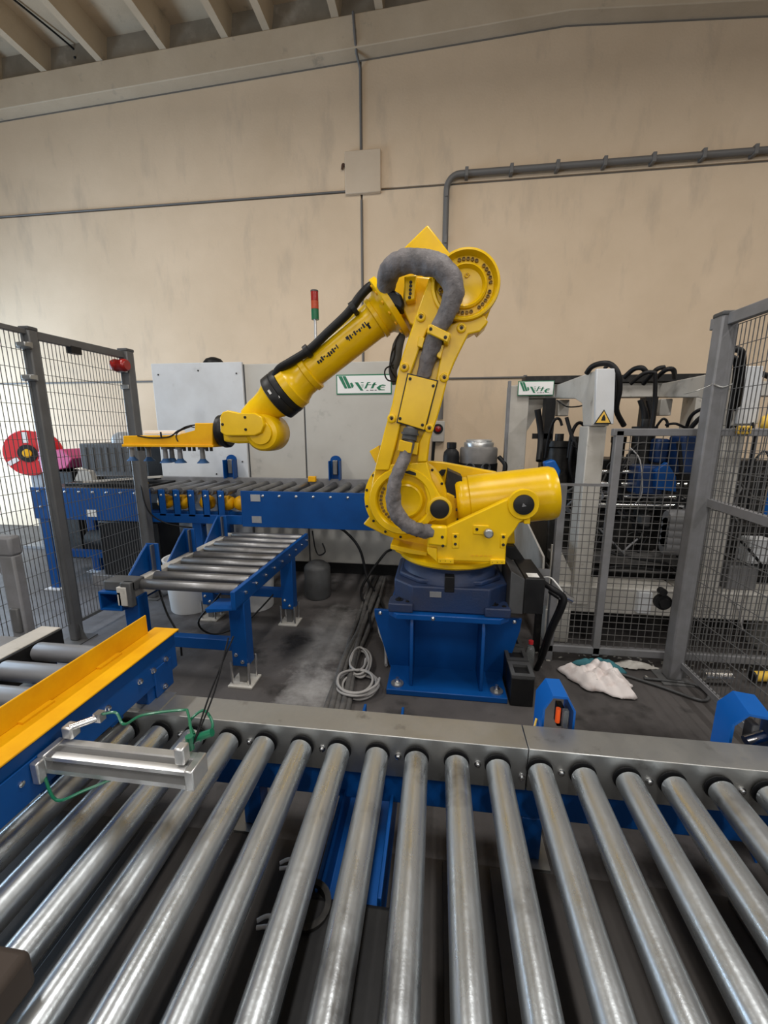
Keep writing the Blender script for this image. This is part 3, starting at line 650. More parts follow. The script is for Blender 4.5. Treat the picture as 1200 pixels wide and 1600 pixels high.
# turning column ------------------------------------------------------
part('turntable', MB().lathe((RX, RY, .692), (0, 0, 1), [(0, .20), (.0, .275), (.012, .288), (.030, .288), (.036, .28), (.036, .2)], 56), YEL, rb)
col_ = MB().prism([(-0.400, 0.883), (-0.382, 0.872), (-0.282, 0.824), (-0.221, 0.804), (-0.220, 0.730), (-0.138, 0.693), (0.074, 0.690), (0.358, 0.717), (0.375, 0.832), (0.268, 0.969), (0.063, 1.068), (-0.282, 1.062), (-0.335, 0.954)], 'XZ', 2.19, 2.48)
part('column_casting', col_, YEL, rb, bev=.008)
part('column_ledge', MB().prism([(-0.231, 0.808), (-0.134, 0.791), (-0.038, 0.773), (-0.038, 0.751), (-0.134, 0.762), (-0.231, 0.783)], 'XZ', 2.06, 2.25), YEL, rb, bev=.004)
part('column_casting', MB().prism([(-0.114, 1.221), (0.027, 1.215), (0.343, 1.160), (0.430, 1.062), (0.468, 0.741), (-0.113, 0.719)], 'XZ', 2.40, 2.47), YEL, rb, bev=.006)
part('connector_cover', MB().prism([(-0.008, 1.143), (0.028, 1.173), (0.053, 1.173), (0.043, 1.143), (0.007, 1.121)], 'XZ', 2.385, 2.40), BLACKP, rb)
J2 = (-0.165, 2.180, 1.034)
part('shoulder_housing', MB().lathe((J2[0], 2.16, J2[2]), (0, 1, 0), [(0, .195), (.012, .222), (.05, .226), (.06, .205), (.30, .20)], 56), YEL, rb)
for k in range(30):
    a = 2 * math.pi * k / 30
    if k % 2 == 0: inst('screw', YSCREW, rb, (J2[0] + .212 * math.cos(a), 2.166, J2[2] + .212 * math.sin(a)))
part('fin', MB().prism([(-0.363, 1.285), (-0.311, 1.316), (-0.304, 1.234), (-0.328, 1.220)], 'XZ', 2.2, 2.3), YEL, rb, bev=.003)
part('swing_bracket', MB().prism([(0.059, 1.187), (0.134, 1.154), (0.150, 0.911), (0.070, 0.855), (0.032, 0.961)], 'XZ', 2.2, 2.36), DARK, rb)
# balancer ------------------------------------------------------------
bl0, bl1 = Vector((0.122, 2.260, 1.005)), Vector((0.612, 2.260, 1.068))
bd = (bl1 - bl0).normalized(); blen = (bl1 - bl0).length
bal = part('balancer_cylinder', MB().lathe(bl0, bd, [(-.01, .05), (-.01, .125), (.0, .135), (.02, .138), (.025, .136), (.055, .137), (.06, .143), (blen - .05, .143), (blen - .045, .145), (blen - .01, .143), (blen + .012, .135), (blen + .02, .11), (blen + .022, .02)], 56), YEL, rb)
for k in range(10):
    a = 2 * math.pi * k / 10
    x = bd.orthogonal().normalized(); y = bd.cross(x); p = bl0 - bd * .012 + (x * math.cos(a) + y * math.sin(a)) * .112
    part('screw', MB().lathe(p, -bd, [(0, .008), (.008, .008)], 8), DARK, bal)
part('side_plate', MB().prism([(-0.032, 0.934), (0.053, 0.927), (0.364, 1.088), (0.377, 1.103), (0.406, 1.116), (0.442, 1.111), (0.473, 1.084), (0.482, 1.044), (0.466, 1.012), (0.427, 0.980), (0.401, 0.960), (0.380, 0.918), (0.355, 0.882), (0.345, 0.842), (0.347, 0.757), (0.017, 0.756), (-0.039, 0.801)], 'XZ', 1.985, 2.03), YEL, rb, bev=.006)
pcx = (0.412, 1.985, 1.051)
part('pivot_boss', MB().lathe((pcx[0], 1.987, pcx[2]), (0, -1, 0), [(0, .075), (.012, .07), (.012, .052)], 36), YEL, rb)
pv = part('pivot_cap', MB().lathe((pcx[0], 1.976, pcx[2]), (0, -1, 0), [(0, .049), (.012, .047), (.015, .04), (.015, .012), (.017, .004)], 36), BLACKP, rb)
part('cap_mark', MB().prism([(pcx[0] - .010, pcx[2] - .008), (pcx[0] + .010, pcx[2] - .004), (pcx[0] - .006, pcx[2] + .010)], 'XZ', 1.9585, 1.960), FENCEL, pv)
part('cable_box', MB().prism([(-0.025, 0.941), (0.058, 0.940), (0.061, 0.837), (-0.036, 0.846)], 'XZ', 1.945, 1.99), YEL, rb, bev=.01)
for (x, y, z) in [(0.035, 1.945, 0.888), (0.039, 1.945, 0.844)]: inst('screw', YSCREW, rb, (x, 1.945, z))
part('corner_skirt', MB().prism([(-0.036, 0.828), (0.012, 0.823), (0.014, 0.750), (-0.036, 0.795)], 'XZ', 1.97, 2.02), YEL, rb, bev=.004)
for pads in ([(0.082, 0.899), (0.116, 0.900), (0.119, 0.825), (0.084, 0.824)], [(0.315, 0.903), (0.342, 0.904), (0.343, 0.834), (0.316, 0.833)], [(0.182, 0.944), (0.258, 0.943), (0.261, 0.895), (0.184, 0.899)]):
    part('boss_pad', MB().prism(pads, 'XZ', 1.978, 1.987), YEL, rb, bev=.003)
for (x, y, z) in [(0.099, 1.978, 0.885), (0.100, 1.978, 0.846), (0.328, 1.978, 0.890), (0.330, 1.978, 0.851), (0.201, 1.978, 0.924), (0.029, 1.978, 0.757), (0.054, 1.978, 0.758), (0.080, 1.978, 0.756), (0.282, 1.978, 0.761), (0.306, 1.978, 0.762), (0.328, 1.978, 0.763)]: inst('screw', YSCREW, rb, (x, 1.978, z))
for pads in ([(0.016, 0.770), (0.095, 0.770), (0.096, 0.746), (0.017, 0.746)], [(0.272, 0.774), (0.342, 0.776), (0.344, 0.754), (0.273, 0.750)]):
    part('mount_lug', MB().prism(pads, 'XZ', 1.972, 2.0), YEL, rb, bev=.002)
ep = (0.253, 1.978, 0.913)
part('lifting_pin', MB().lathe((ep[0], 1.98, ep[2]), (0, -1, 0), [(0, .012), (.02, .012), (.02, .022), (.045, .022), (.05, .016)], 18), GALV, rb)
part('latch', MB().prism([(0.421, 0.973), (0.450, 0.983), (0.452, 0.955), (0.423, 0.954)], 'XZ', 1.99, 2.01), YEL, rb, bev=.003)
for i in range(5):
    u = ep[0] - .075 + i * .022
    part('embossed_mark', MB().box(u, u + .014, 1.983, 1.986, ep[2] - .128, ep[2] - .122), YELO, rb)

# upper arm -----------------------------------------------------------
AF = 2.02
arm = part('upper_arm', MB().prism([(-0.055, 2.080), (-0.111, 1.930), (-0.187, 1.711), (-0.223, 1.525), (-0.264, 1.388), (-0.313, 1.197), (-0.340, 1.059), (-0.314, 0.962), (-0.264, 0.906), (-0.184, 0.871), (-0.114, 0.876), (-0.036, 0.929), (0.031, 0.958), (0.068, 0.995), (0.063, 1.041), (0.018, 1.076), (-0.025, 1.153), (-0.046, 1.248), (-0.036, 1.351), (-0.002, 1.461), (0.015, 1.524), (0.039, 1.629), (0.072, 1.715), (0.124, 1.829), (0.175, 1.855), (0.208, 1.890), (0.233, 1.959), (0.231, 2.050), (0.182, 2.143), (0.102, 2.178), (0.026, 2.158), (-0.024, 2.108)], 'XZ', 2.055, 2.16), YEL, rb, bev=.008)
part('arm_flange', MB().prism([(-0.054, 2.070), (-0.109, 1.923), (-0.184, 1.707), (-0.220, 1.524), (-0.260, 1.388), (-0.308, 1.200), (-0.234, 1.201), (-0.191, 1.366), (-0.167, 1.493), (-0.135, 1.654), (-0.089, 1.781), (-0.058, 1.850), (0.005, 1.889), (0.032, 1.942)], 'XZ', AF, 2.06), YEL, rb, bev=.006)
part('arm_flange', MB().prism([(0.014, 1.856), (0.091, 1.886), (0.195, 1.904), (0.211, 1.872), (0.179, 1.835), (0.128, 1.825), (0.071, 1.710), (0.039, 1.626), (0.015, 1.522), (-0.002, 1.460), (-0.036, 1.352), (-0.049, 1.244), (-0.095, 1.243), (-0.088, 1.342), (-0.061, 1.397), (-0.017, 1.609), (0.003, 1.723)], 'XZ', AF, 2.06), YEL, rb, bev=.006)
part('arm_flange', MB().prism([(-0.234, 1.229), (-0.049, 1.244), (-0.025, 1.156), (0.018, 1.081), (0.062, 1.046), (0.067, 1.001), (0.030, 0.964), (-0.027, 0.943), (-0.053, 0.995), (-0.042, 1.060), (-0.062, 1.130), (-0.117, 1.180), (-0.180, 1.192), (-0.247, 1.166)], 'XZ', AF + .004, 2.06), YEL, rb, bev=.005)
# elbow disc (J3)
J3 = (0.106, 2.020, 2.029)
e3 = part('elbow_disc', MB().lathe((J3[0], 2.06, J3[2]), (0, -1, 0), [(0, .150), (.045, .152), (.060, .148), (.062, .138), (.040, .130), (.030, .124), (.030, .098), (.045, .094), (.050, .086), (.030, .074), (.024, .05), (.022, .0)], 64), YEL, rb)
for k in range(36):
    a = 2 * math.pi * k / 36 + .1
    if k % 6 == 5: continue
    inst('screw', GSCREW, e3, (J3[0] + .111 * math.cos(a), 2.031, J3[2] + .111 * math.sin(a)))
part('cast_mark', MB().tube([(J3[0] + .006 + .012 * (1 - .05 * i) * math.cos(i * .6), 2.030, J3[2] + .045 + .012 * (1 - .05 * i) * math.sin(i * .6)) for i in range(14)], .003, 6, 2), YEL, e3)
# shoulder gear cap (J2)
J2f = (-0.165, 2.050, 1.046)
part('shoulder_rim', MB().lathe((J2f[0], 2.062, J2f[2]), (0, -1, 0), [(0, .172), (.034, .172), (.042, .167), (.042, .140), (.036, .134), (.004, .128), (.004, .05)], 72), YEL, rb)
e2 = part('shoulder_disc', MB().lathe((J2f[0] + .012, 2.060, J2f[2]), (0, -1, 0), [(0, .100), (.006, .100), (.010, .094), (.018, .088), (.026, .086), (.030, .078), (.024, .070), (.022, .0)], 56), YEL, rb)
for k in range(36):
    a = 2 * math.pi * k / 36
    if 0.40 < k / 36 < .68: inst('screw', GSCREW, e2, (J2f[0] + .115 * math.cos(a), 2.058, J2f[2] + .115 * math.sin(a)))
rp = (0.019, 2.000, 1.014)
part('rod_boss', MB().lathe((rp[0], 2.03, rp[2]), (0, -1, 0), [(0, .062), (.015, .060), (.017, .05)], 32), YEL, rb)
part('rod_cap', MB().lathe((rp[0], 2.014, rp[2]), (0, -1, 0), [(0, .048), (.022, .046), (.024, .042)], 32), BLACKP, rb)
part('arm_slot', MB().prism([(-0.167, 1.195), (-0.132, 1.202), (-0.101, 1.190), (-0.101, 1.177), (-0.132, 1.183)], 'XZ', 2.017, 2.03), BLACKP, rb)
part('plate_outline', MB().prism([(-0.148, 1.660), (-0.003, 1.624), (-0.059, 1.391), (-0.199, 1.432)], 'XZ', 2.0135, 2.024), BLACKP, rb)  # black outline showing around the cover plate edge
cvp = part('cover_plate', MB().prism([(-0.143, 1.652), (-0.009, 1.619), (-0.063, 1.397), (-0.192, 1.436)], 'XZ', 2.0, 2.025), YEL, rb, bev=.003)
for (x, y, z) in [(-0.134, 2.000, 1.632), (-0.026, 2.000, 1.599), (-0.073, 2.000, 1.421), (-0.180, 2.000, 1.451)]: inst('screw', YSCREW, cvp, (x, 2.0, z))
for (x, y, z) in [(-0.089, 2.020, 1.903), (0.095, 2.020, 1.851), (-0.163, 2.020, 1.686), (0.024, 2.020, 1.637), (-0.222, 2.020, 1.452), (-0.040, 2.020, 1.406)]: bo = inst('bolt', YBOLT, rb, (x, AF, z)); inst('screw', YSCREW, bo, (x, AF - .008, z))  # dark screw heads stand in for the shaded bolt holes
part('hose_bracket', MB().prism([(-0.043, 1.857), (0.046, 1.815), (0.033, 1.778), (-0.053, 1.820)], 'XZ', 1.945, 1.965).prism([(-0.054, 1.858), (-0.023, 1.849), (-0.033, 1.812), (-0.059, 1.823)], 'XZ', 1.955, 2.03).prism([(0.023, 1.824), (0.051, 1.812), (0.036, 1.775), (0.016, 1.781)], 'XZ', 1.955, 2.03), YEL, rb, bev=.003)
for (x, y, z) in [(-0.042, 1.945, 1.835), (0.023, 1.945, 1.799)]: inst('screw', YSCREW, rb, (x, 1.945, z))
part('hose_bracket', MB().prism([(-0.177, 1.352), (-0.116, 1.338), (-0.124, 1.289), (-0.186, 1.301)], 'XZ', 1.95, 2.03).prism([(-0.132, 1.343), (-0.089, 1.337), (-0.095, 1.279), (-0.138, 1.288)], 'XZ', 1.99, 2.03), YEL, rb, bev=.003)
part('hose_bracket', MB().prism([(-0.099, 1.818), (-0.069, 1.811), (-0.080, 1.767), (-0.104, 1.776)], 'XZ', 2.0, 2.03), YEL, rb, bev=.003)
part('hose_bracket', MB().prism([(-0.004, 1.785), (0.020, 1.776), (0.004, 1.717), (-0.014, 1.729)], 'XZ', 2.0, 2.03), YEL, rb, bev=.003)
part('arm_tab', MB().prism([(0.181, 1.918), (0.214, 1.879), (0.207, 1.863), (0.174, 1.832), (0.156, 1.854)], 'XZ', 2.03, 2.14), YEL, rb, bev=.004)
from mathutils import noise as mnoise
def wrinkle(mb, amp, freq):
    for v in mb.v:
        n_ = mnoise.noise_vector(Vector((v.x * freq, v.y * freq * .6, v.z * freq * .6)))
        v += Vector((n_.x, n_.y, n_.z)) * amp
# hoses on arm
h1 = MB().tube([(-0.265, 2.160, 2.054), (-0.257, 2.120, 2.092), (-0.233, 2.070, 2.124), (-0.183, 2.040, 2.141), (-0.106, 2.010, 2.132), (-0.026, 1.980, 2.102), (0.027, 1.965, 2.056), (0.051, 1.960, 2.003), (0.047, 1.965, 1.953), (0.024, 1.975, 1.901), (-0.000, 1.985, 1.859), (-0.022, 2.000, 1.812), (-0.044, 2.020, 1.747), (-0.061, 2.040, 1.685), (-0.079, 2.050, 1.637)],
                [.040, .046, .050, .052, .050, .050, .050, .043, .044, .040, .040, .037, .040, .036, .034], 26, 9)
wrinkle(h1, .007, 16); wrinkle(h1, .0045, 38); wrinkle(h1, .003, 75)
part('hose_sleeve', h1, SLEEVE, rb, angle=80, label='grey fabric hose sleeve arched over the elbow')
h2 = MB().tube([(-0.130, 2.030, 1.409), (-0.133, 2.000, 1.367), (-0.141, 1.985, 1.313), (-0.163, 1.960, 1.247), (-0.194, 1.940, 1.163), (-0.205, 1.930, 1.087), (-0.192, 1.930, 1.019), (-0.158, 1.935, 0.965), (-0.108, 1.940, 0.930), (-0.062, 1.955, 0.915), (-0.019, 1.970, 0.906)],
                [.026, .026, .029, .031, .033, .036, .037, .036, .036, .035, .034], 26, 9)
wrinkle(h2, .005, 22); wrinkle(h2, .004, 48); wrinkle(h2, .003, 85)
part('hose_sleeve', h2, SLEEVE, rb, angle=80, label='grey fabric hose sleeve curving past the shoulder')
part('hose_connector', MB().cyl((-0.127, 1.995, 1.400), (-0.135, 1.985, 1.349), .036).cyl((-0.130, 1.985, 1.385), (-0.131, 1.985, 1.376), .042), DARKG, rb)

# forearm -------------------------------------------------------------
F0, F1 = Vector((-0.277, 2.280, 2.007)), Vector((-0.752, 2.280, 1.673))
fd = (F1 - F0).normalized(); px = (F1 - F0).length / 171.5
part('elbow_casting', MB().prism([(-0.075, 2.387), (-0.280, 2.215), (-0.316, 2.148), (-0.329, 2.113), (-0.270, 2.045), (-0.170, 1.889), (-0.090, 1.855), (0.005, 1.945), (0.051, 2.121), (0.047, 2.243)], 'XZ', 2.26, 2.40), YEL, rb, bev=.006)
part('elbow_block', MB().prism([(-0.178, 2.119), (-0.123, 2.125), (-0.018, 2.112), (0.003, 2.009), (-0.056, 1.866), (-0.151, 1.913), (-0.189, 1.987)], 'XZ', 2.165, 2.27), YEL, rb, bev=.006)
eb = part('elbow_block', MB().prism([(-0.175, 2.106), (-0.114, 2.111), (-0.122, 2.003), (-0.168, 1.996)], 'XZ', 2.10, 2.17), YEL, rb, bev=.006)
for (x, y, z) in [(-0.143, 2.100, 2.078), (-0.143, 2.100, 2.062), (-0.145, 2.100, 2.045), (-0.145, 2.100, 2.029), (-0.148, 2.100, 2.012)]: inst('screw', YSCREW, eb, (x, 2.10, z))
part('wire_cover', MB().prism([(-0.262, 2.053), (-0.224, 2.055), (-0.190, 2.036), (-0.174, 1.993), (-0.187, 1.962), (-0.224, 1.981), (-0.262, 2.016)], 'XZ', 2.12, 2.22), BLACKP, rb, bev=.012)
fa = part('forearm_tube', MB().lathe(F0, fd, [(-.04, .10), (-.035, .165), (-.005, .168), (.0, .160), (.012, .125), (.03, .105), (.05, .100), (.055, .106), (.075, .106), (.08, .096), (.10, .092),
                                              (148 * px, .090), (150 * px, .106), (158 * px, .106), (160 * px, .098), (172 * px, .100), (184 * px, .116), (186 * px, .124), (198 * px, .126), (199 * px, .1)], 56), YEL, rb)
fx = fd.cross(Vector((0, 1, 0))).normalized(); fy = fd.cross(fx)
for k in range(16):
    a = 2 * math.pi * k / 16; p = F0 + (fx * math.cos(a) + fy * math.sin(a)) * .148
    part('screw', MB().lathe(p - fd * .004, fd, [(0, .010), (.012, .010), (.013, .006)], 10), YELO, fa)
# printed marks along the tube (dark, illegible in the photograph)
def mark(t0, ang, w, l, name='printed_mark'):
    c = F0 + fd * t0 + (fx * math.sin(ang) - Vector((0, 1, 0)) * math.cos(ang)) * .0905
    n = (fx * math.sin(ang) - Vector((0, 1, 0)) * math.cos(ang)); tdir = fd.cross(n)
    part(name, MB().obox(c, fd * l, tdir * w, n * .0015), BLACKP, fa)
random.seed(3)
for t0, n in ((38 * px, 9), (92 * px, 10)):
    for i in range(n):
        mark(t0 + i * .014, .15 + random.uniform(-.05, .05), random.choice((.004, .008, .011)), random.choice((.003, .005)))
mark(72 * px, .1, .008, .008)
mark(36 * px, .32, .014, .006); mark(34 * px, .2, .004, .004)
wr = part('wrist_ring', MB().lathe(F0 + fd * 199 * px, fd, [(0, .10), (0, .128), (.012, .130), (.03, .130), (.034, .126), (.04, .130), (.085, .130), (.09, .122), (.09, .09)], 48), BLACKP, rb)
rc_ = F0 + fd * (199 * px + .05) + Vector((0, -1, 0)) * .1305
part('maker_label', MB().obox(rc_ + fd * .012 - fx * .012, fd * .006, fx * .012, Vector((0, .001, 0))), PAPER, wr)
part('maker_label', MB().obox(rc_ - fd * .012 + fx * .035 + Vector((0, .008, 0)), fd * .004, fx * .006, Vector((0, .001, 0))), PAPER, wr)
s0 = F0 + fd * (199 * px + .088)
part('wrist_neck', MB().lathe(s0, fd, [(0, .108), (.02, .104), (.05, .092), (.09, .084), (.13, .082), (.20, .07)], 40), YEL, rb)
WR = (-0.957, 2.280, 1.382)
part('wrist_disc', MB().lathe((WR[0], 2.16, WR[2]), (0, 1, 0), [(0, .062), (.015, .066), (.02, .088), (.035, .100), (.10, .104), (.18, .104), (.20, .095), (.215, .06)], 48), YEL, rb)
part('wrist_body', MB().prism([(-1.192, 1.480), (-1.139, 1.490), (-0.973, 1.472), (-0.928, 1.424), (-0.943, 1.355), (-1.001, 1.327), (-1.107, 1.323), (-1.189, 1.333)], 'XZ', 2.19, 2.36), YEL, rb, bev=.012)
wp = part('wrist_plate', MB().prism([(-1.172, 1.464), (-1.155, 1.491), (-1.125, 1.501), (-1.064, 1.487), (-0.971, 1.487), (-0.933, 1.464), (-0.921, 1.423), (-0.941, 1.383), (-0.979, 1.366), (-1.147, 1.366), (-1.175, 1.386)], 'XZ', 2.14, 2.195), YEL, rb, bev=.006)
for (x, y, z) in [(-1.157, 2.140, 1.427), (-1.026, 2.140, 1.464), (-1.027, 2.140, 1.400)]: inst('screw', YSCREW, wp, (x, 2.14, z))
fl = (-1.203, 2.200, 1.393)
part('tool_flange', MB().lathe((fl[0] + .015, 2.28, fl[2]), (-1, 0, 0), [(0, .085), (.01, .096), (.03, .098), (.032, .09), (.058, .088)], 36), BLACKP, rb)
# black hose on the forearm
fh = part('forearm_hose', MB().tube([(-0.321, 2.240, 2.116), (-0.354, 2.200, 2.099), (-0.403, 2.180, 2.047), (-0.463, 2.180, 1.975), (-0.568, 2.180, 1.888), (-0.672, 2.180, 1.803), (-0.771, 2.180, 1.749), (-0.843, 2.190, 1.713), (-0.875, 2.200, 1.666)], .022, 14, 6), BLACK, rb, angle=80)
for c in ((-0.436, 2.180, 1.995), (-0.682, 2.180, 1.797)):
    c = Vector(c)
    part('hose_clamp', MB().lathe(c - fd * .014, fd, [(0, .020), (0, .034), (.024, .034), (.024, .020)], 18).obox(c - fx * .0 + (F0 + fd * ((c - F0).dot(fd)) - c) * .35, fd * .012, Vector((0, .012, 0)), (F0 + fd * ((c - F0).dot(fd)) - c) * .3), BLACKP, fh)
for pl in ([(-0.224, 2.200, 1.818), (-0.238, 2.150, 1.773), (-0.243, 2.140, 1.729), (-0.228, 2.150, 1.700)], [(-0.230, 2.200, 1.725), (-0.265, 2.160, 1.705), (-0.273, 2.150, 1.676), (-0.257, 2.150, 1.645), (-0.219, 2.160, 1.639)], [(-0.203, 2.220, 1.883), (-0.224, 2.200, 1.834), (-0.229, 2.190, 1.767), (-0.248, 2.180, 1.707), (-0.223, 2.200, 1.662)]):
    part('loose_wire', MB().tube(pl, .004, 8), BLACK, rb)
part('wire_bundle', MB().tube([(-0.197, 2.260, 1.876), (-0.215, 2.240, 1.826), (-0.226, 2.220, 1.753), (-0.239, 2.220, 1.697), (-0.227, 2.240, 1.635)], [.02, .028, .03, .022, .018], 12), DARKG, rb, angle=80)

# ================================================================== VACUUM GRIPPER
gp = thing('vacuum_gripper', (-1.587, 2.280, 1.329), 'orange-yellow vacuum gripper with blue suction cups on the robot wrist', 'gripper')
part('beam', MB().prism([(-1.808, 1.364), (-1.472, 1.368), (-1.360, 1.396), (-1.356, 1.435), (-1.249, 1.435), (-1.260, 1.308), (-1.815, 1.309)], 'XZ', 2.20, 2.38), YELO, gp, bev=.004)
part('bottom_flange', MB().prism([(-1.814, 1.316), (-1.250, 1.315), (-1.251, 1.301), (-1.816, 1.302)], 'XZ', 2.19, 2.39), YELO, gp, bev=.002)
part('top_rail', MB().box(*(sorted([(-1.737, 2.300, 1.374)[0], (-1.501, 2.300, 1.374)[0]])), 2.28, 2.33, (-1.737, 2.300, 1.374)[2], (-1.737, 2.300, 1.374)[2] + .02), WHITE, gp, bev=.003)
for (bx, gy, zz) in [(-1.891, 2.360, 1.267), (-1.778, 2.360, 1.268), (-1.582, 2.240, 1.275), (-1.575, 2.290, 1.272), (-1.489, 2.240, 1.276), (-1.349, 2.240, 1.277)]:
    zt = 1.306
    cu = part('suction_cup', MB().lathe((bx, gy, zt - .098), (0, 0, 1), [(0, .034), (.004, .032), (.016, .020), (.024, .016), (.026, .012)], 20), mat('dusty_blue_rubber', (.03, .10, .25), .6) if 'dusty_blue_rubber' not in MATS else MATS['dusty_blue_rubber'], gp, label='blue suction cup')
    part('stem', MB().cyl((bx, gy, zt - .075), (bx, gy, zt - .02), .015, .013, 14).cyl((bx, gy, zt - .02), (bx, gy, zt), .022, n=14), FENCEL, cu)
for (bx, gy, zz) in [(-1.735, 2.220, 1.294), (-1.707, 2.220, 1.294), (-1.446, 2.220, 1.295), (-1.414, 2.220, 1.295), (-1.386, 2.220, 1.296), (-1.308, 2.220, 1.296), (-1.281, 2.220, 1.296)]:
    part('air_fitting', MB().cyl((bx, 2.22, 1.278), (bx, 2.22, 1.31), .009, n=10), DARK, gp)
part('signal_cable', MB().tube([(-1.715, 2.200, 1.364), (-1.632, 2.195, 1.353), (-1.525, 2.195, 1.357), (-1.474, 2.200, 1.382), (-1.413, 2.200, 1.414), (-1.366, 2.220, 1.425)], .004, 8), BLACK, gp)
part('signal_cable', MB().tube([(-1.496, 2.200, 1.368), (-1.462, 2.200, 1.393), (-1.393, 2.200, 1.414), (-1.359, 2.200, 1.411)], .003, 8), BLACK, gp)
part('signal_cable', MB().tube([(-1.465, 2.195, 1.332), (-1.473, 2.195, 1.361), (-1.454, 2.200, 1.389), (-1.386, 2.220, 1.418)], .003, 8), BLACK, gp)
part('cable_stud', MB().cyl((-1.554, 2.180, 1.357), (-1.554, 2.180, 1.386), .005), BLACK, gp)

# ================================================================== SAFETY FENCES
def wires_y(x, y0, y1, z0, z1, sy, sz, w):
    mb = MB(); n = round((y1 - y0) / sy)
    for i in range(n + 1):
        y = y0 + (y1 - y0) * i / n; mb.box(x - w / 2, x + w / 2, y - w / 2, y + w / 2, z0, z1)
    n = round((z1 - z0) / sz)
    for i in range(n + 1):
        z = z0 + (z1 - z0) * i / n; mb.box(x - w, x, y0, y1, z - w / 2, z + w / 2)
    return mb
def wires_x(y, x0, x1, z0, z1, sx, sz, w):
    mb = MB(); n = round((x1 - x0) / sx)
    for i in range(n + 1):
        x = x0 + (x1 - x0) * i / n; mb.box(x - w / 2, x + w / 2, y - w / 2, y + w / 2, z0, z1)
    n = round((z1 - z0) / sz)
    for i in range(n + 1):
        z = z0 + (z1 - z0) * i / n; mb.box(x0, x1, y - w, y, z - w / 2, z + w / 2)
    return mb
def fence_post(t, x, y, h, w=.06, z0=0, m=None):
    p = part('post', MB().box(x - w / 2, x + w / 2, y - w / 2, y + w / 2, z0 + .008, h), m or FENCE, t, bev=.008)
    part('post_cap', MB().box(x - w / 2 - .003, x + w / 2 + .003, y - w / 2 - .003, y + w / 2 + .003, h - .01, h + .012), DARKG, p, bev=.006)
    part('foot_plate', MB().box(x - .08, x + .08, y - .08, y + .08, z0, z0 + .008), FENCE, p)
    part('foot_gusset', MB().prism([(x + w / 2, z0 + .008), (x + w / 2 + .045, z0 + .008), (x + w / 2, z0 + .12)], 'XZ', y - .004, y + .004), FENCE, p)
    return p
fl_ = thing('safety_fence', (-2.39, 2.6, 0), 'tall grey mesh safety fence on the left with steel posts', 'fence')
p1 = fence_post(fl_, -2.39, 2.27, 1.975)
p2 = fence_post(fl_, -2.36, 3.005, 1.985, .075)
fence_post(fl_, -2.39, 1.45, 1.975)
part('top_bar', MB().bar((-2.385, 2.30, 1.945), (-2.36, 3.05, 1.95), .03, .05), FENCE, fl_, bev=.004)
part('wire_mesh', wires_y(-2.382, 2.32, 2.965, .13, 1.925, .0265, .1, .0030), WIRE, fl_)
part('wire_mesh', wires_y(-2.392, 1.48, 2.235, .13, 1.95, .0265, .1, .0030), WIRE, fl_)
part('top_bar', MB().bar((-2.39, 1.45, 1.955), (-2.39, 2.25, 1.955), .03, .03), FENCE, fl_, bev=.004)
part('bottom_bar', MB().bar((-2.385, 2.30, .125), (-2.36, 2.98, .125), .02, .02), FENCE, fl_)
part('stop_block', MB().box(-2.40, -2.36, 2.52, 2.60, 1.885, 1.93), BLACKP, fl_)
for z in (1.86, 1.68): part('clip', MB().box(-2.43, -2.345, 2.215, 2.245, z, z + .035).box(-2.40, -2.34, 2.19, 2.23, z + .004, z + .03), GALV, fl_, bev=.004)
part('clip', MB().box(-2.40, -2.335, 2.96, 3.0, 1.70, 1.735), GALV, fl_, bev=.004)
bc = thing('warning_beacon', (-2.36, 2.93, 1.82), 'red warning lamp strapped to the top of fence post', 'lamp')
part('lens', MB().lathe((-2.415, 2.925, 1.868), (1, 0, 0), [(0, .034), (.008, .042), (.03, .046), (.05, .041), (.07, .041), (.09, .046), (.112, .042), (.12, .034)], 24), REDL, bc)
part('strap', MB().box(-2.40, -2.33, 2.93, 3.04, 1.82, 1.832), GALV, bc)

fr = thing('safety_fence', (1.385, 2.0, 0), 'tall grey mesh safety fence on the right edge with perforated post', 'fence')
rp_ = fence_post(fr, 1.365, 2.31, 1.94, .075, 0, FENCEL)
for k in range(20):
    part('slot', MB().box(1.403, 1.4045, 2.305, 2.317, .18 + k * .09, .20 + k * .09), BLACKP, rp_)
part('top_bar', MB().bar((1.36, 2.40, 1.915), (1.40, 1.3, 1.915), .03, .055), FENCEL, fr, bev=.004)
part('wire_mesh', wires_y(1.392, 1.3, 2.26, .12, 1.885, .0265, .1, .0030), WIRE, fr)
part('bottom_bar', MB().bar((1.392, 1.3, .105), (1.392, 2.29, .105), .02, .03), FENCEL, fr)
part('middle_bar', MB().bar((1.40, 1.3, 1.0), (1.40, 2.29, 1.03), .03, .04), FENCEL, fr)
part('tie_wire', MB().tube([(1.32, 2.27, 1.62), (1.30, 2.24, 1.61), (1.25, 2.26, 1.585), (1.19, 2.25, 1.57)], .002, 6).tube([(1.33, 2.268, 1.615), (1.365, 2.262, 1.6), (1.41, 2.265, 1.615)], .004, 6), GALV, fr)

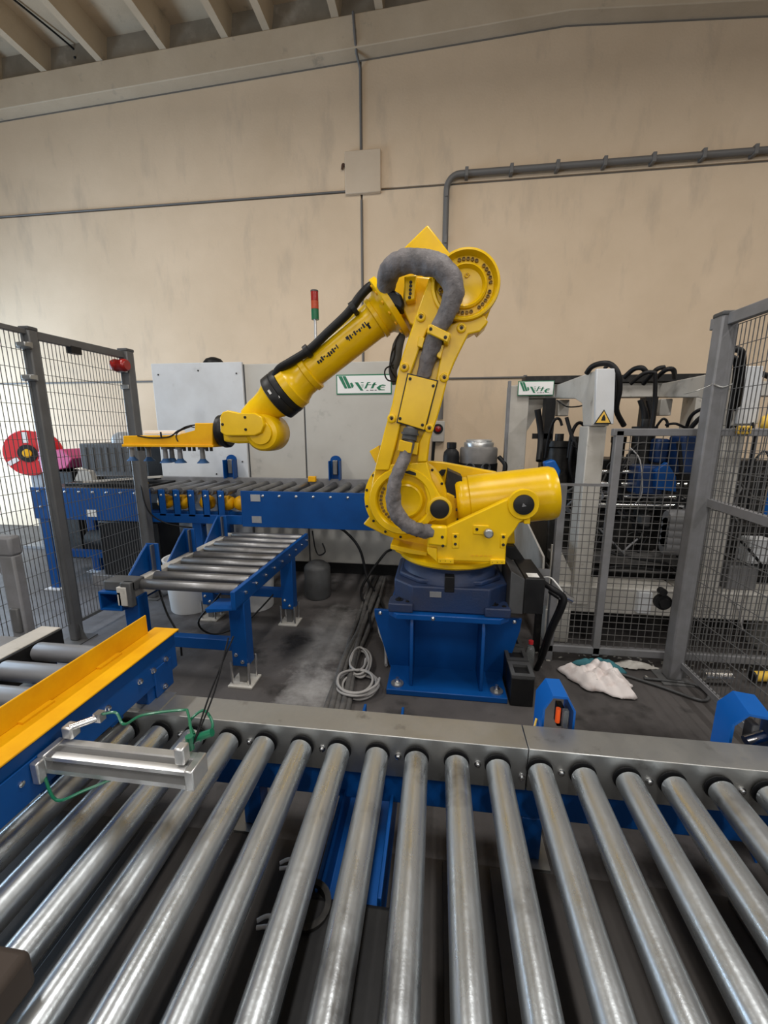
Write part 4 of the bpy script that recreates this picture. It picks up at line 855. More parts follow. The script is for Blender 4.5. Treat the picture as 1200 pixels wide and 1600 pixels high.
lf = thing('machine_guard', (1.3, 2.42, 0), 'low grey framed wire mesh guard in front of the press', 'fence')
LY = 2.43
def frame_post(x, z0, z1, w=.042): part('upright', MB().box(x - w / 2, x + w / 2, LY - .02, LY + .02, z0, z1), FENCEL, lf, bev=.004)
frame_post(.715, 0, 1.095); frame_post(.985, .05, 1.395); frame_post(2.02, 0, 1.40)
part('top_rail', MB().box(.95, 2.6, LY - .02, LY + .02, 1.365, 1.405), FENCEL, lf, bev=.004)
part('top_rail', MB().box(.70, .97, LY - .004, LY + .004, 1.085, 1.10), FENCEL, lf)
part('bottom_rail', MB().box(.70, 1.99, LY - .02, LY + .02, .06, .105), FENCEL, lf, bev=.004)
part('bottom_rail', MB().box(2.04, 2.6, LY - .02, LY + .02, .06, .105), FENCEL, lf, bev=.004)
part('wire_mesh', wires_x(LY, .735, .965, .105, 1.09, .041, .041, .0034), WIREZ, lf)
part('wire_mesh', wires_x(LY, 1.006, 2.0, .105, 1.37, .041, .041, .0034), WIREZ, lf)
part('wire_mesh', wires_x(LY, 2.04, 2.6, .105, 1.37, .041, .041, .0034), WIREZ, lf)
ltx = (1.549, 2.400, 1.397)
yl = part('latch_tag', MB().box(ltx[0], ltx[0] + .07, LY - .035, LY - .02, ltx[2] - .022, ltx[2] + .022), TUBEY, lf, bev=.006)
for k in range(4): part('tag_mark', MB().box(ltx[0] + .012 + .013 * k, ltx[0] + .017 + .013 * k, LY - .0365, LY - .035, ltx[2] - .012, ltx[2] + .01), BLACKP, yl)
part('lock', MB().lathe((1.307, 2.380, 0.428), (0, -1, 0), [(-.03, .045), (.0, .045), (.0, .03), (.02, .028)], 20).lathe((1.290, 2.370, 0.497), (0, -1, 0), [(-.03, .02), (.01, .02)], 14), BLACKP, lf)

# ================================================================== PRESS MACHINE BEHIND THE RIGHT GUARD
pm = thing('press_machine', (1.4, 3.0, 0), 'large grey-beige framed press with black hoses behind the right guard', 'machine')
for (x0, x1) in ((.895, 1.00), (1.645, 1.755)):
    part('front_post', MB().box(x0, x1, 2.64, 2.80, .28, 1.42), BEIGE, pm, bev=.006)
    part('arm_beam', MB().prism([(2.60, 1.735), (3.48, 1.735), (3.48, 1.64), (2.95, 1.60), (2.80, 1.56), (2.74, 1.42), (2.60, 1.42)], 'YZ', x0, x1 - .005), BEIGE, pm, bev=.006)
    part('post_cover', MB().prism([(x0 - .008, 1.738), (x1 - .012, 1.738), (x1 + .01, 1.43), (x0 + .012, 1.43)], 'XZ', 2.575, 2.605), CABW, pm, bev=.004)
part('rear_post', MB().box(.555, .70, 3.42, 3.60, 0, 1.735), BEIGE, pm, bev=.006)
part('post_strip', MB().box(.535, .556, 3.40, 3.44, 0, 1.77), FENCEL, pm, bev=.003)
part('rear_post', MB().box(1.9, 2.05, 3.42, 3.60, 0, 1.735), BEIGE, pm, bev=.006)
part('rear_beam', MB().box(.60, 2.6, 3.44, 3.56, 1.64, 1.745), BEIGE, pm, bev=.006)
part('knee_plate', MB().prism([(.70, 1.64), (.86, 1.64), (.70, 1.36)], 'XZ', 3.5, 3.52), BEIGE, pm)
part('cable_tray', MB().box(.66, 2.2, 3.40, 3.55, 1.75, 1.80), DARK, pm)
part('base_beam', MB().box(.74, 1.55, 2.66, 2.86, .22, .40), BEIGE, pm, bev=.008)
part('base_beam', MB().box(1.56, 2.4, 2.66, 2.86, .22, .40), BEIGE, pm, bev=.008)
part('base_foot', MB().box(.74, .90, 2.65, 2.84, 0, .23), BEIGE, pm, bev=.006)
part('base_foot', MB().box(2.1, 2.3, 2.65, 2.84, 0, .23), BEIGE, pm, bev=.006)
part('base_gusset', MB().prism([(.76, .40), (.90, .40), (.90, .47), (.80, .66), (.76, .66)], 'XZ', 2.70, 2.72), BEIGE, pm)
part('terminal_box', MB().box(1.29, 1.37, 2.62, 2.665, .25, .39), CABW, pm, bev=.004)
part('machine_bed', MB().box(.80, 2.4, 2.98, 3.55, .0, .78), DARK, pm, bev=.01)
part('machine_back', MB().box(.86, 2.4, 3.30, 3.62, .78, 1.18), DARK, pm, bev=.01)
random.seed(17)
for k in range(46):
    x = random.uniform(.95, 1.62) if k % 3 else random.uniform(1.8, 2.3); z = random.uniform(.55, 1.15); y = random.uniform(2.86, 3.1)
    pl = [(x, y, z)]
    for q in range(4): pl.append((pl[-1][0] + random.uniform(-.10, .10), min(max(pl[-1][1] + random.uniform(-.06, .06), 2.84), 3.2), min(max(pl[-1][2] + random.uniform(-.14, .10), .48), 1.3)))
    part('hose', MB().tube(pl, random.choice((.004, .007, .011)), 6, 4), random.choice((BLACK, BLACK, CABLED, CABLED, FENCEL)), pm, angle=80)
for k in range(26):
    x = random.uniform(.95, 1.6); z = random.uniform(.6, 1.2); y = random.uniform(2.9, 3.15); w_ = random.uniform(.02, .07); h_ = random.uniform(.02, .08)
    part('fitting_block', MB().box(x, x + w_, y, y + .06, z, z + h_), random.choice((DARK, DARK, BLACKP, STEELR, CABLED)), pm, bev=.004)
part('dust_beam', MB().box(.80, 1.9, 2.86, 2.95, .50, .565), CABLED, pm, bev=.005)
part('dust_beam', MB().box(.80, 1.9, 2.88, 2.97, .43, .455), CABLED, pm, bev=.005)
for (z, y, r) in ((1.12, 2.95, .014), (1.04, 2.93, .016), (.955, 2.92, .012), (.90, 2.9, .016)):
    part('guide_rod', MB().cyl((1.0, y, z), (1.64, y, z), r), CHROME, pm)
for (x, y, z0, z1, r) in ((.86, 3.1, .95, 1.32, .075), (1.0, 3.15, .9, 1.30, .06), (1.10, 3.15, .78, 1.22, .05), (1.42, 3.1, 1.10, 1.42, .07), (1.60, 3.05, .8, 1.32, .07), (1.30, 3.2, .8, 1.35, .045)):
    a = part('hydraulic_cylinder', MB().lathe((x, y, z0), (0, 0, 1), [(0, r), (z1 - z0 - .05, r), (z1 - z0 - .04, r * 1.12), (z1 - z0, r * 1.12), (z1 - z0, r * .4), (z1 - z0 + .05, r * .4)], 20), DARK, pm)
for b in ((1.30, 1.46, 2.84, 3.0, .98, 1.17), (1.53, 1.63, 2.82, 3.0, 1.12, 1.36), (1.44, 1.52, 2.95, 3.1, 1.18, 1.34)):
    part('motor_block', MB().box(*b), mat('motor_blue', (.006, .028, .10), .45) if 'motor_blue' not in MATS else MATS['motor_blue'], pm, bev=.015)
part('blue_bracket', MB().prism([(1.379, 1.143), (1.441, 1.197), (1.505, 1.108), (1.518, 1.009), (1.393, 1.024)], 'XZ', 2.80, 2.84), BLU, pm, bev=.004)
part('blue_bracket', MB().prism([(0.719, 1.183), (0.784, 1.201), (0.827, 1.128), (0.820, 1.063), (0.751, 1.084)], 'XZ', 2.88, 2.96), BLUB, pm, bev=.01)
part('blue_panel', MB().box(1.93, 2.05, 2.64, 2.66, .86, 1.36), BLUB, pm, bev=.004)
part('blue_bin', MB().box(1.30, 1.48, 2.90, 2.97, .12, .22), BLU, pm, bev=.01)
part('valve_block', MB().box(1.56, 1.66, 2.72, 2.84, .90, .98), CHROME, pm, bev=.01)
for k in range(5): part('coil_duct', MB().lathe((1.47, 2.78, .66 + k * .045), (1, 0, 0), [(0, .05), (.02, .062), (.15, .062), (.17, .05)], 18), FENCEL, pm)
part('small_box', MB().box(1.93, 2.06, 2.70, 2.80, .58, .74), CABW, pm, bev=.01)
part('small_box', MB().box(1.85, 2.02, 2.72, 2.85, .40, .56), FENCEL, pm, bev=.01)
part('junction_box', MB().box(.90, .98, 3.34, 3.42, 1.50, 1.62), BEIGE, pm, bev=.006)
part('junction_box', MB().box(1.62, 1.70, 3.34, 3.42, 1.50, 1.62), BEIGE, pm, bev=.006)
part('drag_chain', MB().box(.80, .87, 3.30, 3.40, .95, 1.63), BLACKP, pm)
part('drag_chain', MB().box(1.50, 1.58, 3.30, 3.40, .95, 1.63), BLACKP, pm)
part('support_strip', MB().box(.72, .86, 3.3, 3.32, 1.33, 1.37), DARK, pm)
part('work_lamp', MB().lathe((1.758, 2.550, 1.438), (1, -.4, -.1), [(0, .03), (.03, .055), (.10, .06), (.12, .05)], 20), TUBEY, pm)
wt = (0.948, 2.570, 1.472)
def tri(x, z, s): return [(x - s, z - s * .85), (x + s, z - s * .85), (x, z + s * .85)]
wsg = part('warning_triangle', MB().prism(tri(wt[0], wt[2], .048), 'XZ', 2.571, 2.5745), BLACKP, pm, label='yellow and black warning triangle')
part('triangle_face', MB().prism(tri(wt[0], wt[2] - .002, .038), 'XZ', 2.569, 2.5712), WARN, wsg)
part('triangle_symbol', MB().prism([(wt[0] - .012, wt[2] - .022), (wt[0] + .012, wt[2] - .022), (wt[0] + .010, wt[2] - .006), (wt[0] + .002, wt[2] + .014), (wt[0] - .006, wt[2] + .002)], 'XZ', 2.5675, 2.5692), BLACKP, wsg)
HOSES = [
 ([(0.876, 2.700, 1.730), (0.888, 2.660, 1.761), (0.926, 2.620, 1.772), (0.971, 2.600, 1.761), (1.007, 2.580, 1.706), (1.031, 2.600, 1.620), (1.045, 2.650, 1.515), (1.118, 2.700, 1.423)], .020),
 ([(1.011, 2.800, 1.771), (1.027, 2.750, 1.782), (1.041, 2.700, 1.702), (1.057, 2.720, 1.556), (1.109, 2.750, 1.462)], .014),
 ([(1.330, 3.300, 1.768), (1.367, 3.250, 1.818), (1.400, 3.200, 1.820), (1.432, 3.200, 1.789)], .022),
 ([(1.465, 3.300, 1.722), (1.493, 3.200, 1.805), (1.544, 3.200, 1.821)], .020),
 ([(1.500, 3.200, 1.746), (1.506, 3.100, 1.791), (1.554, 3.100, 1.791), (1.619, 3.200, 1.752)], .020),
 ([(1.232, 2.950, 1.689), (1.280, 2.900, 1.745), (1.327, 2.880, 1.750), (1.345, 2.880, 1.719), (1.371, 2.900, 1.525), (1.363, 2.900, 1.363)], .016),
 ([(1.412, 3.200, 1.604), (1.450, 3.200, 1.494), (1.446, 3.200, 1.314), (1.450, 3.200, 1.084)], .022),
 ([(1.463, 3.200, 1.603), (1.504, 3.200, 1.471), (1.497, 3.200, 1.314), (1.516, 3.200, 1.085)], .020),
 ([(1.387, 2.900, 1.396), (1.403, 2.850, 1.463), (1.431, 2.850, 1.451), (1.440, 2.850, 1.412)], .010),
 ([(1.427, 2.850, 1.428), (1.456, 2.800, 1.435), (1.514, 2.800, 1.412), (1.570, 2.800, 1.396)], .010),
 ([(1.576, 2.900, 1.404), (1.568, 2.850, 1.482), (1.589, 2.800, 1.519), (1.644, 2.800, 1.511)], .014),
 ([(1.522, 2.750, 1.411), (1.555, 2.700, 1.478), (1.647, 2.700, 1.441), (1.737, 2.750, 1.396)], .018),
 ([(1.501, 2.500, 1.704), (1.488, 2.450, 1.786), (1.503, 2.420, 1.799), (1.531, 2.420, 1.771), (1.593, 2.500, 1.670), (1.664, 2.600, 1.509), (1.732, 2.700, 1.330)], .020),
 ([(1.535, 2.550, 1.727), (1.528, 2.500, 1.768), (1.556, 2.500, 1.752), (1.598, 2.550, 1.643), (1.630, 2.600, 1.474), (1.704, 2.700, 1.292)], .018),
 ([(1.722, 2.600, 1.714), (1.790, 2.600, 1.686), (1.892, 2.600, 1.644)], .018),
 ([(0.775, 3.100, 1.201), (0.777, 3.050, 1.360), (0.790, 3.000, 1.460), (0.823, 3.000, 1.469), (0.843, 3.000, 1.426)], .012),
 ([(0.868, 3.000, 1.481), (0.905, 2.980, 1.362), (0.943, 2.950, 1.255), (0.970, 2.950, 1.082)], .016),
 ([(0.903, 3.000, 1.208), (0.911, 3.000, 1.361), (0.942, 3.000, 1.438), (0.985, 3.000, 1.426), (1.003, 3.000, 1.318), (0.981, 3.000, 1.187)], .015),
 ([(0.959, 2.900, 1.687), (0.978, 2.900, 1.486), (0.989, 2.900, 1.279), (0.983, 2.900, 1.087)], .020),
 ([(0.875, 3.300, 1.615), (0.919, 3.200, 1.563), (0.944, 3.000, 1.553), (0.963, 2.900, 1.567)], .006),
 ([(0.742, 3.300, 1.547), (0.779, 3.300, 1.357), (0.756, 3.200, 1.170)], .03),
 ([(0.908, 2.950, 1.319), (0.902, 2.950, 1.146), (0.955, 2.950, 1.015)], .014),
 ([(1.234, 2.850, 1.283), (1.279, 2.800, 1.205), (1.314, 2.800, 1.000), (1.296, 2.850, 0.907)], .005),
 ([(1.349, 2.900, 1.322), (1.276, 2.900, 1.281), (1.215, 2.900, 1.112), (1.263, 2.900, 0.853), (1.460, 2.900, 0.725)], .012),
 ([(1.488, 2.800, 1.326), (1.544, 2.800, 1.046), (1.520, 2.800, 0.795), (1.586, 2.800, 0.581)], .016),
 ([(1.157, 2.900, 1.280), (1.204, 2.900, 1.026), (1.304, 2.900, 0.854), (1.419, 2.950, 0.574)], .014),
 ([(1.726, 2.700, 0.784), (1.840, 2.700, 0.747), (1.966, 2.700, 0.628), (2.057, 2.700, 0.508)], .010),
 ([(1.127, 2.850, 0.592), (1.313, 2.800, 0.561), (1.514, 2.800, 0.534), (1.600, 2.800, 0.472)], .012),
 ([(1.100, 2.850, 0.454), (1.280, 2.800, 0.502), (1.561, 2.800, 0.470)], .014),
 ([(1.615, 2.700, 0.529), (1.747, 2.700, 0.386), (1.872, 2.650, 0.328), (1.898, 2.600, 0.183)], .008),
 ([(1.683, 2.500, 1.437), (1.709, 2.500, 1.335), (1.745, 2.550, 1.156), (1.809, 2.600, 0.927)], .010),
]
for i, (pl, r) in enumerate(HOSES):
    part('hose', MB().tube(pl, r * .78, 10, 5), BLACK if i not in (22, 29) else CABLEG, pm, angle=80)
sign(.606, .872, 1.655, 1.765, 3.40, 'green and white company sign on the press frame')
# conveyor stub between robot and press
sp = thing('transfer_chute', (.62, 2.9, 0), 'grey sheet metal chute side between the robot and the press', 'chute')
part('side_sheet', MB().prism([(2.45, .30), (2.50, .64), (3.3, .80), (3.3, .30)], 'YZ', .655, .668), BEIGE, sp, bev=.002)
part('support_leg', MB().box(.645, .68, 2.5, 2.54, 0, .31), DARK, sp); part('support_leg', MB().box(.645, .68, 3.2, 3.24, 0, .31), DARK, sp)
part('chute_floor', MB().box(.40, .655, 2.75, 3.3, .30, .33), DARK, sp)
part('support_leg', MB().box(.41, .45, 3.2, 3.24, 0, .31), DARK, sp)
# bench behind the robot, with canister and drum
bn = thing('steel_bench', (.3, 3.65, 0), 'dark steel bench hidden behind the robot shoulder', 'bench')
part('top', MB().box(-.02, .525, 3.36, 3.95, 1.0, 1.03), DARK, bn, bev=.004)
for x in (.02, .48):
    for y in (3.40, 3.90): part('leg', MB().box(x - .025, x + .025, y - .025, y + .025, 0, 1.0), DARK, bn)
solo('canister', MB().lathe((.118, 3.5, 1.03), (0, 0, 1), [(0, .062), (.005, .068), (.15, .068), (.185, .062), (.21, .040), (.215, .036), (.218, .040), (.262, .040), (.265, .036)], 28), BLACK, 'black screw-top canister behind the robot', 'canister')
dr = thing('drum', (.345, 3.55, 1.03), 'grey drum with black handled band behind the balancer', 'drum')
part('body', MB().lathe((.345, 3.55, 1.03), (0, 0, 1), [(0, .150), (.10, .155), (.12, .155), (.21, .155), (.225, .145), (.23, .1)], 36), mat('drum_grey', (.19, .18, .17), .5, col2=(.12, .115, .11), scale=6), dr)
part('band', MB().lathe((.345, 3.55, 1.03), (0, 0, 1), [(0, .152), (.0, .158), (.095, .160), (.095, .155)], 36), BLACK, dr)
for a in (R(-118), R(-72)):
    part('grip', MB().lathe((.345 + .15 * math.cos(a), 3.55 + .15 * math.sin(a), 1.095), (math.cos(a), math.sin(a), 0), [(0, .042), (.014, .040), (.016, .034), (.008, .03)], 18), DARKG, dr)
part('lid', MB().lathe((.345, 3.55, 1.26), (0, 0, 1), [(-.005, .12), (.02, .125), (.035, .12), (.04, .10), (.05, .11), (.06, .10)], 30), ALU, dr)
part('handle', MB().tube([(.345 + .155, 3.45, 1.18), (.345 + .20, 3.40, 1.12), (.345 + .19, 3.40, 1.05), (.345 + .16, 3.46, 1.04)], .018, 10), BLACK, dr)


# ================================================================== FLOOR CLUTTER
# black batteries
for k, (y0, zt, lab) in enumerate(((1.945, .16, 'nearest black box with recessed top beside the pedestal'), (2.095, .16, 'middle black box with recessed top beside the pedestal'), (2.245, .16, 'farthest black box with recessed top beside the pedestal'))):
    x0, x1, y1 = .405, .52, y0 + .135
    t = thing('black_box', ((x0 + x1) / 2, (y0 + y1) / 2, 0), lab, 'box', 'black boxes beside the pedestal')
    part('body', MB().box(x0, x1, y0, y1, 0, zt), BLACKP, t, bev=.006)
    part('top_rim', MB().box(x0, x1, y0, y0 + .025, zt, zt + .015).box(x0, x1, y1 - .03, y1, zt, zt + .015).box(x0, x0 + .02, y0 + .025, y1 - .03, zt, zt + .015).box(x1 - .02, x1, y0 + .025, y1 - .03, zt, zt + .015), DARKG, t)
bt = thing('bottle', (.575, 2.30, 0), 'small clear bottle with red cap beside the black boxes', 'bottle')
part('body', MB().lathe((.575, 2.30, 0), (0, 0, 1), [(0, .022), (.005, .026), (.12, .026), (.145, .020), (.155, .012), (.165, .012)], 20), CLEAR, bt)
part('cap', MB().cyl((.575, 2.30, .165), (.575, 2.30, .185), .014), REDP, bt)
def rag(name, cx, cy, rx, ry, h, m, label, seed, rot=0):
    rnd = random.Random(seed); mb = MB(); nr, na = 12, 56; vs_ = []; fs = []
    ph = [rnd.uniform(0, 6.28) for _ in range(12)]
    for i in range(nr + 1):
        for k in range(na):
            a = 2 * math.pi * k / na; f = i / nr
            rr = f * (1.08 + .10 * math.sin(3 * a + ph[0]) + .12 * math.sin(5 * a + ph[1]) + .07 * math.sin(9 * a + ph[2]))
            x, y = rx * rr * math.cos(a), ry * rr * math.sin(a)
            x, y = x * math.cos(rot) - y * math.sin(rot), x * math.sin(rot) + y * math.cos(rot)
            z = h * (1 - f ** 2.2) * (.42 + .2 * math.sin(34 * x + ph[3] + 19 * y) + .2 * abs(math.sin(46 * y + ph[4] - 24 * x)) + .14 * abs(math.sin(70 * x + ph[5] + 30 * y))) + .006 + .006 * abs(math.sin(11 * a + ph[6])) * f
            vs_.append((cx + x, cy + y, max(z, .004)))
    for i in range(nr):
        for k in range(na):
            k2 = (k + 1) % na; fs.append((i * na + k, i * na + k2, (i + 1) * na + k2, (i + 1) * na + k))
    mb.add(vs_, fs)
    o = solo(name, mb, m, label, 'rag', angle=70)
    sm = o.modifiers.new('solid', 'SOLIDIFY'); sm.thickness = .003; sm.offset = 1
    return o
rag('rag', .935, 2.215, .165, .115, .13, CLOTH, 'crumpled white rag with dark stains on the floor', 5, -.45)
rag('rag', .985, 2.36, .12, .05, .08, TEAL, 'crumpled teal rag behind the white rag', 9, -.3)
rag('rag', 1.20, 2.40, .11, .035, .035, BEIGE, 'flat beige scrap of sheet under the mesh guard', 12, 0)
# coiled cable
def coil(cx, cy, rx, ry, n, z, seed, rot):
    rnd = random.Random(seed); pts_ = []
    for k in range(n * 12 + 1):
        a = 2 * math.pi * k / 12; f = 1 + .10 * math.sin(a * .37 + seed) + rnd.uniform(-.02, .02)
        x, y = rx * f * math.cos(a), ry * f * math.sin(a)
        pts_.append((cx + x * math.cos(rot) - y * math.sin(rot) + .015 * math.sin(a * .21), cy + x * math.sin(rot) + y * math.cos(rot), z + .012 + .010 * (k / 12) + .006 * math.sin(a * 2.3)))
    return pts_
cc = thing('cable_coil', (-.36, 1.97, 0), 'coil of grey cable lying on the floor beside the pedestal', 'cable')
part('loop', MB().tube(coil(-.40, 1.98, .105, .11, 5, 0, 2, .2), .007, 8, 3), CABLEG, cc, angle=80)
part('loop', MB().tube(coil(-.435, 2.20, .055, .14, 3, .01, 5, .15), .007, 8, 3), CABLEG, cc, angle=80)
random.seed(11)
FLOORCAB = []
for k in range(5):
    ox = (k - 2) * .028
    pl = [(-.52 + ox * 1.3 + .02 * math.sin(k), 3.66, .02), (-.505 + ox + random.uniform(-.02, .02), 3.1, .025 + .012 * (k % 2)), (-.50 + ox * .9 + random.uniform(-.02, .02), 2.6, .03), (-.50 + ox * .8 + random.uniform(-.015, .015), 2.2, .02 + .01 * (k % 2)), (-.47 + ox + .0, 1.8, .02), (-.45 + ox * .8, 1.4, .02)]
    solo('floor_cable', MB().tube(pl, random.choice((.012, .015, .018)), 8, 6), CABLED,
         ('leftmost', 'second from left', 'middle', 'second from right', 'rightmost')[k] + ' dusty cable of the bundle running along the floor to the cabinet', 'cable', 'dusty floor cables', angle=80)
solo('floor_cable', MB().tube([(-.40, 3.66, .30), (-.47, 3.60, .26), (-.62, 3.3, .05), (-.50, 2.9, .04), (-.42, 2.6, .04)], .012, 8, 6), BLACK, 'black cable looping out below the cabinet to the floor', 'cable', angle=80)
solo('floor_cable', MB().tube([(-.95, 3.40, .60), (-.80, 3.45, .52), (-.66, 3.45, .35), (-.58, 3.4, .08), (-.46, 3.2, .03), (-.36, 2.9, .02)], .012, 8, 6), BLACK, 'black cable sagging from the rear conveyor to the floor', 'cable', angle=80)
solo('floor_cable', MB().tube([(-.38, 2.75, .10), (-.36, 2.55, .06), (-.30, 2.40, .03), (-.27, 2.2, .02)], .010, 8, 6), CABLEG, 'short pale cable lying against the pedestal side', 'cable', angle=80)
solo('floor_cable', MB().tube([(1.05, 2.32, .012), (1.25, 2.20, .012), (1.40, 2.10, .012), (1.47, 2.16, .012), (1.45, 2.24, .012), (1.33, 2.26, .012), (1.2, 2.27, .012)], .008, 8, 6), DARKG, 'dark flat cable loop at the foot of the right fence post', 'cable', angle=80)
tb = (1.773, 2.308, 0.050)
yt = thing('yellow_tube', (tb[0], tb[1], 0), 'short yellow tube with black end cap on floor at right edge', 'tube')
part('pipe', MB().cyl((tb[0] + .01, tb[1], .05), (tb[0] + .4, tb[1] + .04, .05), .028), TUBEY, yt)
part('end_cap', MB().cyl((tb[0], tb[1], .05), (tb[0] + .012, tb[1], .05), .028), BLACKP, yt)
part('rest_block', MB().box(tb[0] + .1, tb[0] + .14, tb[1] - .03, tb[1] + .04, 0, .024), DARK, yt)
fd_ = MB(); dc = Vector((1.515, 2.291, 0.040))
prof = []
for k in range(12): prof += [(k * .012, .034), (k * .012 + .006, .040)]
solo('flexible_duct', fd_.lathe((dc.x, dc.y, .041), (1, .05, 0), prof, 18), CHROME, 'silver corrugated duct piece on the floor behind right post', 'duct')
random.seed(5)
for k, (x, y) in enumerate(((.26, 1.6), (-.33, 1.62), (.10, 1.55), (.6, 2.0))):
    solo('floor_scrap', MB().cyl((x, y, 0), (x, y, .012), .016, n=8).cyl((x, y, .012), (x + .01, y, .05), .007, n=8), GALV if k != 1 else PAPER,
         ('bright bolt standing on floor in front of the pedestal', 'pale stud on floor left of the pedestal front', 'small bolt on floor behind the near conveyor', 'small bolt on the floor beside the white rag')[k], 'bolt')
random.seed(21)
dbm = MB()
for k in range(200):
    x, y = random.uniform(.6, 2.2), random.uniform(2.3, 2.62)
    if k > 140: x, y = random.uniform(-.9, .5), random.uniform(.5, 1.1)
    s_ = random.uniform(.003, .008); a = random.uniform(0, 3.1)
    dbm.obox((x, y, s_ * .4), (s_ * math.cos(a) * 1.6, s_ * math.sin(a) * 1.6, 0), (-s_ * math.sin(a) * .6, s_ * math.cos(a) * .6, 0), (0, 0, s_ * .35))
solo('floor_debris', dbm, BEIGE, 'scattered pale chips and dust on the floor', 'debris', kind='stuff')

# grey machine frame at the left edge
gf = thing('portal_stand', (-2.07, 1.7, 0), 'grey painted steel portal stand at the left edge beside the fence', 'stand')
part('upright', MB().box(-2.11, -2.025, 1.655, 1.705, 0, .80), FENCEL, gf, bev=.010)
part('top_beam', MB().box(-2.34, -2.022, 1.65, 1.71, .795, .895), FENCEL, gf, bev=.014)
part('gusset', MB().prism([(-2.11, .80), (-2.20, .80), (-2.11, .66)], 'XZ', 1.675, 1.69), FENCEL, gf)
part('latch', MB().box(-2.085, -2.04, 1.64, 1.656, .40, .53), FENCE, gf, bev=.006)
part('upright', MB().box(-2.34, -2.27, 1.655, 1.705, 0, .80), FENCEL, gf, bev=.012)

# things behind the left fence
pb = thing('pallet_box', (-3.26, 4.05, 0), 'large dark grey plastic pallet box behind the left fence', 'box')
part('body', MB().box(-3.63, -2.88, 3.80, 4.3, 0, 1.26), DARKG, pb, bev=.01)
for k in range(9): part('ridge', MB().box(-3.58 + k * .08, -3.55 + k * .08, 3.79, 3.80, .98, 1.22), DARKG, pb)
solo('cabinet_side', MB().box(-2.86, -2.70, 3.75, 4.3, 0, 1.30), BLACKP, 'narrow black cabinet beside the white cabinet door', 'cabinet', bev=.006)
solo('round_cover', MB().lathe((-3.32, 4.05, 1.261), (0, 0, 1), [(0, .12), (.03, .12), (.08, .10), (.11, .05), (.115, 0)], 24), mat('pale_grey_plastic', (.32, .34, .36), .3), 'pale domed plastic cover on top of the pallet box', 'cover')
pk = thing('pink_bin', (-3.98, 4.0, 0), 'bright pink plastic bin tilted behind the left fence', 'bin')
part('shell', MB().prism([(-4.16, .95), (-3.86, 1.00), (-3.78, 1.10), (-3.88, 1.20), (-4.18, 1.17)], 'XZ', 3.85, 4.2), PINK, pk, bev=.01)
part('stand', MB().box(-4.16, -3.84, 3.88, 4.17, 0, .96), DARK, pk)
rr_ = thing('hose_reel', (-4.72, 4.3, 0), 'round red reel with dark hub behind the left fence', 'reel')
rcn = Vector((-4.68, 4.2, 1.13)); rdn = Vector((.35, -1, 0)).normalized()
part('disc', MB().lathe(rcn, -rdn, [(0, .05), (0, .25), (.015, .26), (.03, .25), (.04, .12), (.22, .12), (.23, .25), (.25, .25), (.25, .05)], 36), REDP, rr_)
part('hub', MB().lathe(rcn + rdn * .002, rdn, [(0, .10), (.01, .10), (.012, .06), (.012, .05)], 24), BLACKP, rr_)
part('hub_cap', MB().lathe(rcn + rdn * .013, rdn, [(0, .05), (.012, .045), (.014, .02)], 20), YELO, rr_)
part('stand', MB().box(-4.75, -4.60, 4.25, 4.35, 0, 1.0).box(-4.9, -4.45, 4.15, 4.45, 0, .03), FENCEL, rr_)
for k in range(3):
    a = R(90 + 120 * k); x_ = rdn.cross(Vector((0, 0, 1))); d_ = x_ * math.cos(a) + Vector((0, 0, 1)) * math.sin(a)
    part('pale_stripe', MB().obox(rcn + rdn * .004 + d_ * .18, d_ * .06, rdn * .003, d_.cross(rdn) * .025), WHITE, rr_)
jk = thing('scrap_box', (-2.75, 3.4, .905), 'black tray with metal offcuts lying on the rear conveyor bed', 'tray')
part('tray', MB().box(-3.30, -2.45, 3.25, 3.58, .905, .93), BLACKP, jk, bev=.004)
part('offcut', MB().bar((-3.05, 3.20, .95), (-2.42, 3.35, .99), .05, .015), BEIGE, jk); part('offcut', MB().bar((-3.2, 3.5, .95), (-2.5, 3.4, .97), .08, .03), DARK, jk)
part('offcut', MB().prism([(-3.35, .93), (-3.15, .93), (-3.18, 1.02), (-3.28, 1.04)], 'XZ', 3.4, 3.46), BEIGE, jk)
part('offcut', MB().prism([(-2.62, .93), (-2.54, .93), (-2.57, .98)], 'XZ', 3.3, 3.33), WARN, jk)
part('bracket', MB().box(-2.47, -2.44, 3.08, 3.12, .906, 1.0), DARK, jk)
bx2 = thing('black_crate', (-2.75, 3.5, 0), 'black crate and motor unit on floor under the rear conveyor', 'crate')
part('body', MB().box(-2.98, -2.40, 3.20, 3.50, .10, .60), BLACKP, bx2, bev=.01)
part('skid', MB().box(-3.1, -2.35, 3.18, 3.65, .0, .10), FENCEL, bx2, bev=.005)
part('motor', MB().cyl((-3.3, 3.45, .35), (-2.98, 3.45, .35), .10), DARK, bx2)
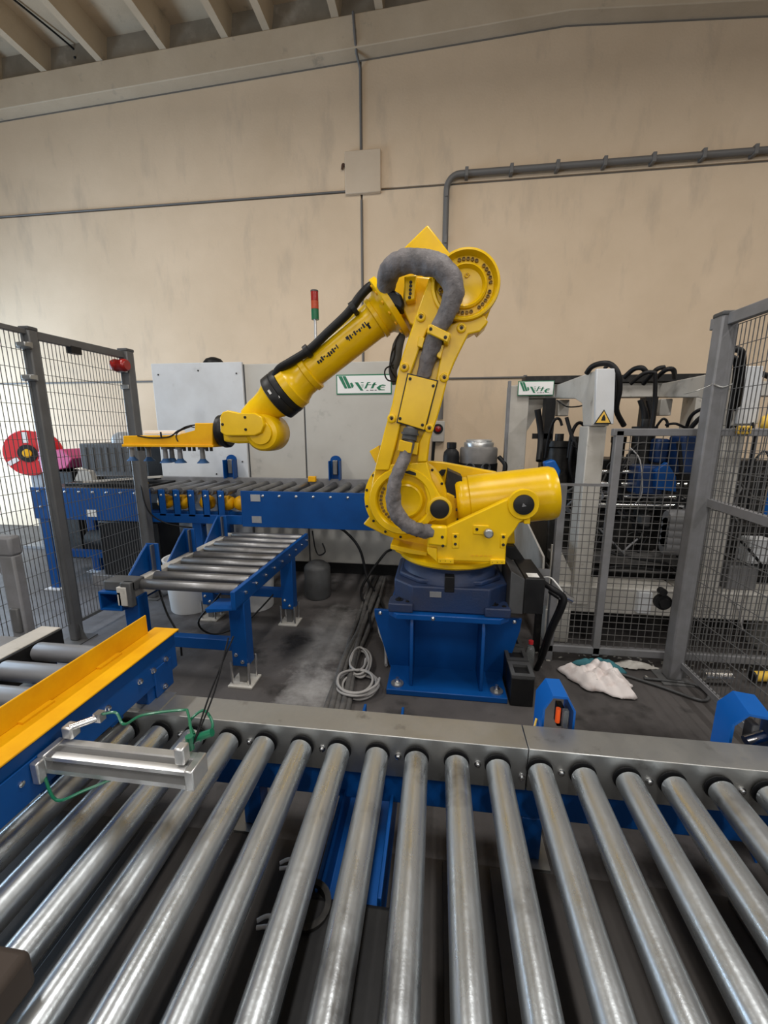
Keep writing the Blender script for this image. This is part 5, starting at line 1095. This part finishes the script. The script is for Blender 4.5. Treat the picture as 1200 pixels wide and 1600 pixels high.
part('rail', MB().box(-3.6, -2.9, 3.25, 3.31, .24, .30), BLU, bx2)
solo('white_bucket', MB().lathe((-1.92, 2.86, 0), (0, 0, 1), [(0, .15), (.01, .155), (.40, .18), (.42, .185), (.42, .17), (.05, .14)], 32), WHITE, 'white plastic bucket on floor under the roller table', 'bucket')
solo('white_bucket', MB().lathe((-1.42, 2.95, 0), (0, 0, 1), [(0, .13), (.01, .135), (.32, .15), (.34, .155), (.34, .14), (.05, .12)], 32), WHITE, 'second white bucket partly behind the front table leg', 'bucket')
solo('grey_drum', MB().lathe((-.98, 3.2, 0), (0, 0, 1), [(0, .10), (.02, .11), (.26, .11), (.28, .10), (.31, .06), (.32, 0)], 32), DARKG, 'dark grey drum on floor below the rear conveyor', 'drum')
for pl, lab in (([(-1.70, 2.2, .46), (-1.62, 2.15, .30), (-1.52, 2.1, .18), (-1.50, 2.08, .06)], 'thin black cable hanging under the roller table left side'),
                ([(-1.25, 2.2, .47), (-1.32, 2.2, .38), (-1.45, 2.2, .22), (-1.38, 2.25, .12), (-1.22, 2.35, .16), (-1.08, 2.5, .30)], 'looping black cable under the roller table middle'),
                ([(-2.36, 3.0, 1.1), (-2.30, 2.95, .80), (-2.2, 3.0, .66), (-2.0, 3.08, .60), (-1.9, 3.1, .62)], 'thin grey cable drooping from fence post to rear conveyor'),
                ([(-.98, 3.1, .60), (-.96, 3.1, .45), (-.93, 3.1, .40), (-.88, 3.1, .43), (-.90, 3.1, .50)], 'small black cable loop hanging below the rear conveyor')):
    solo('hanging_cable', MB().tube(pl, .006, 8, 6), BLACK, lab, 'cable', angle=80)

for p_, lab in (((-.435, .86), 'curl of white cable on the dark sheet between near left rollers'), ((-.43, 1.02), 'short white cable end on the dark sheet beside blue drive beam')):
    x, y = p_
    solo('cable_scrap', MB().tube([(x - .04, y, .028), (x - .01, y + .012, .034), (x + .03, y + .006, .03), (x + .035, y - .012, .03), (x, y - .01, .03), (x - .035, y - .016, .028)], .0055, 8, 5), WHITE, lab, 'cable', angle=80)
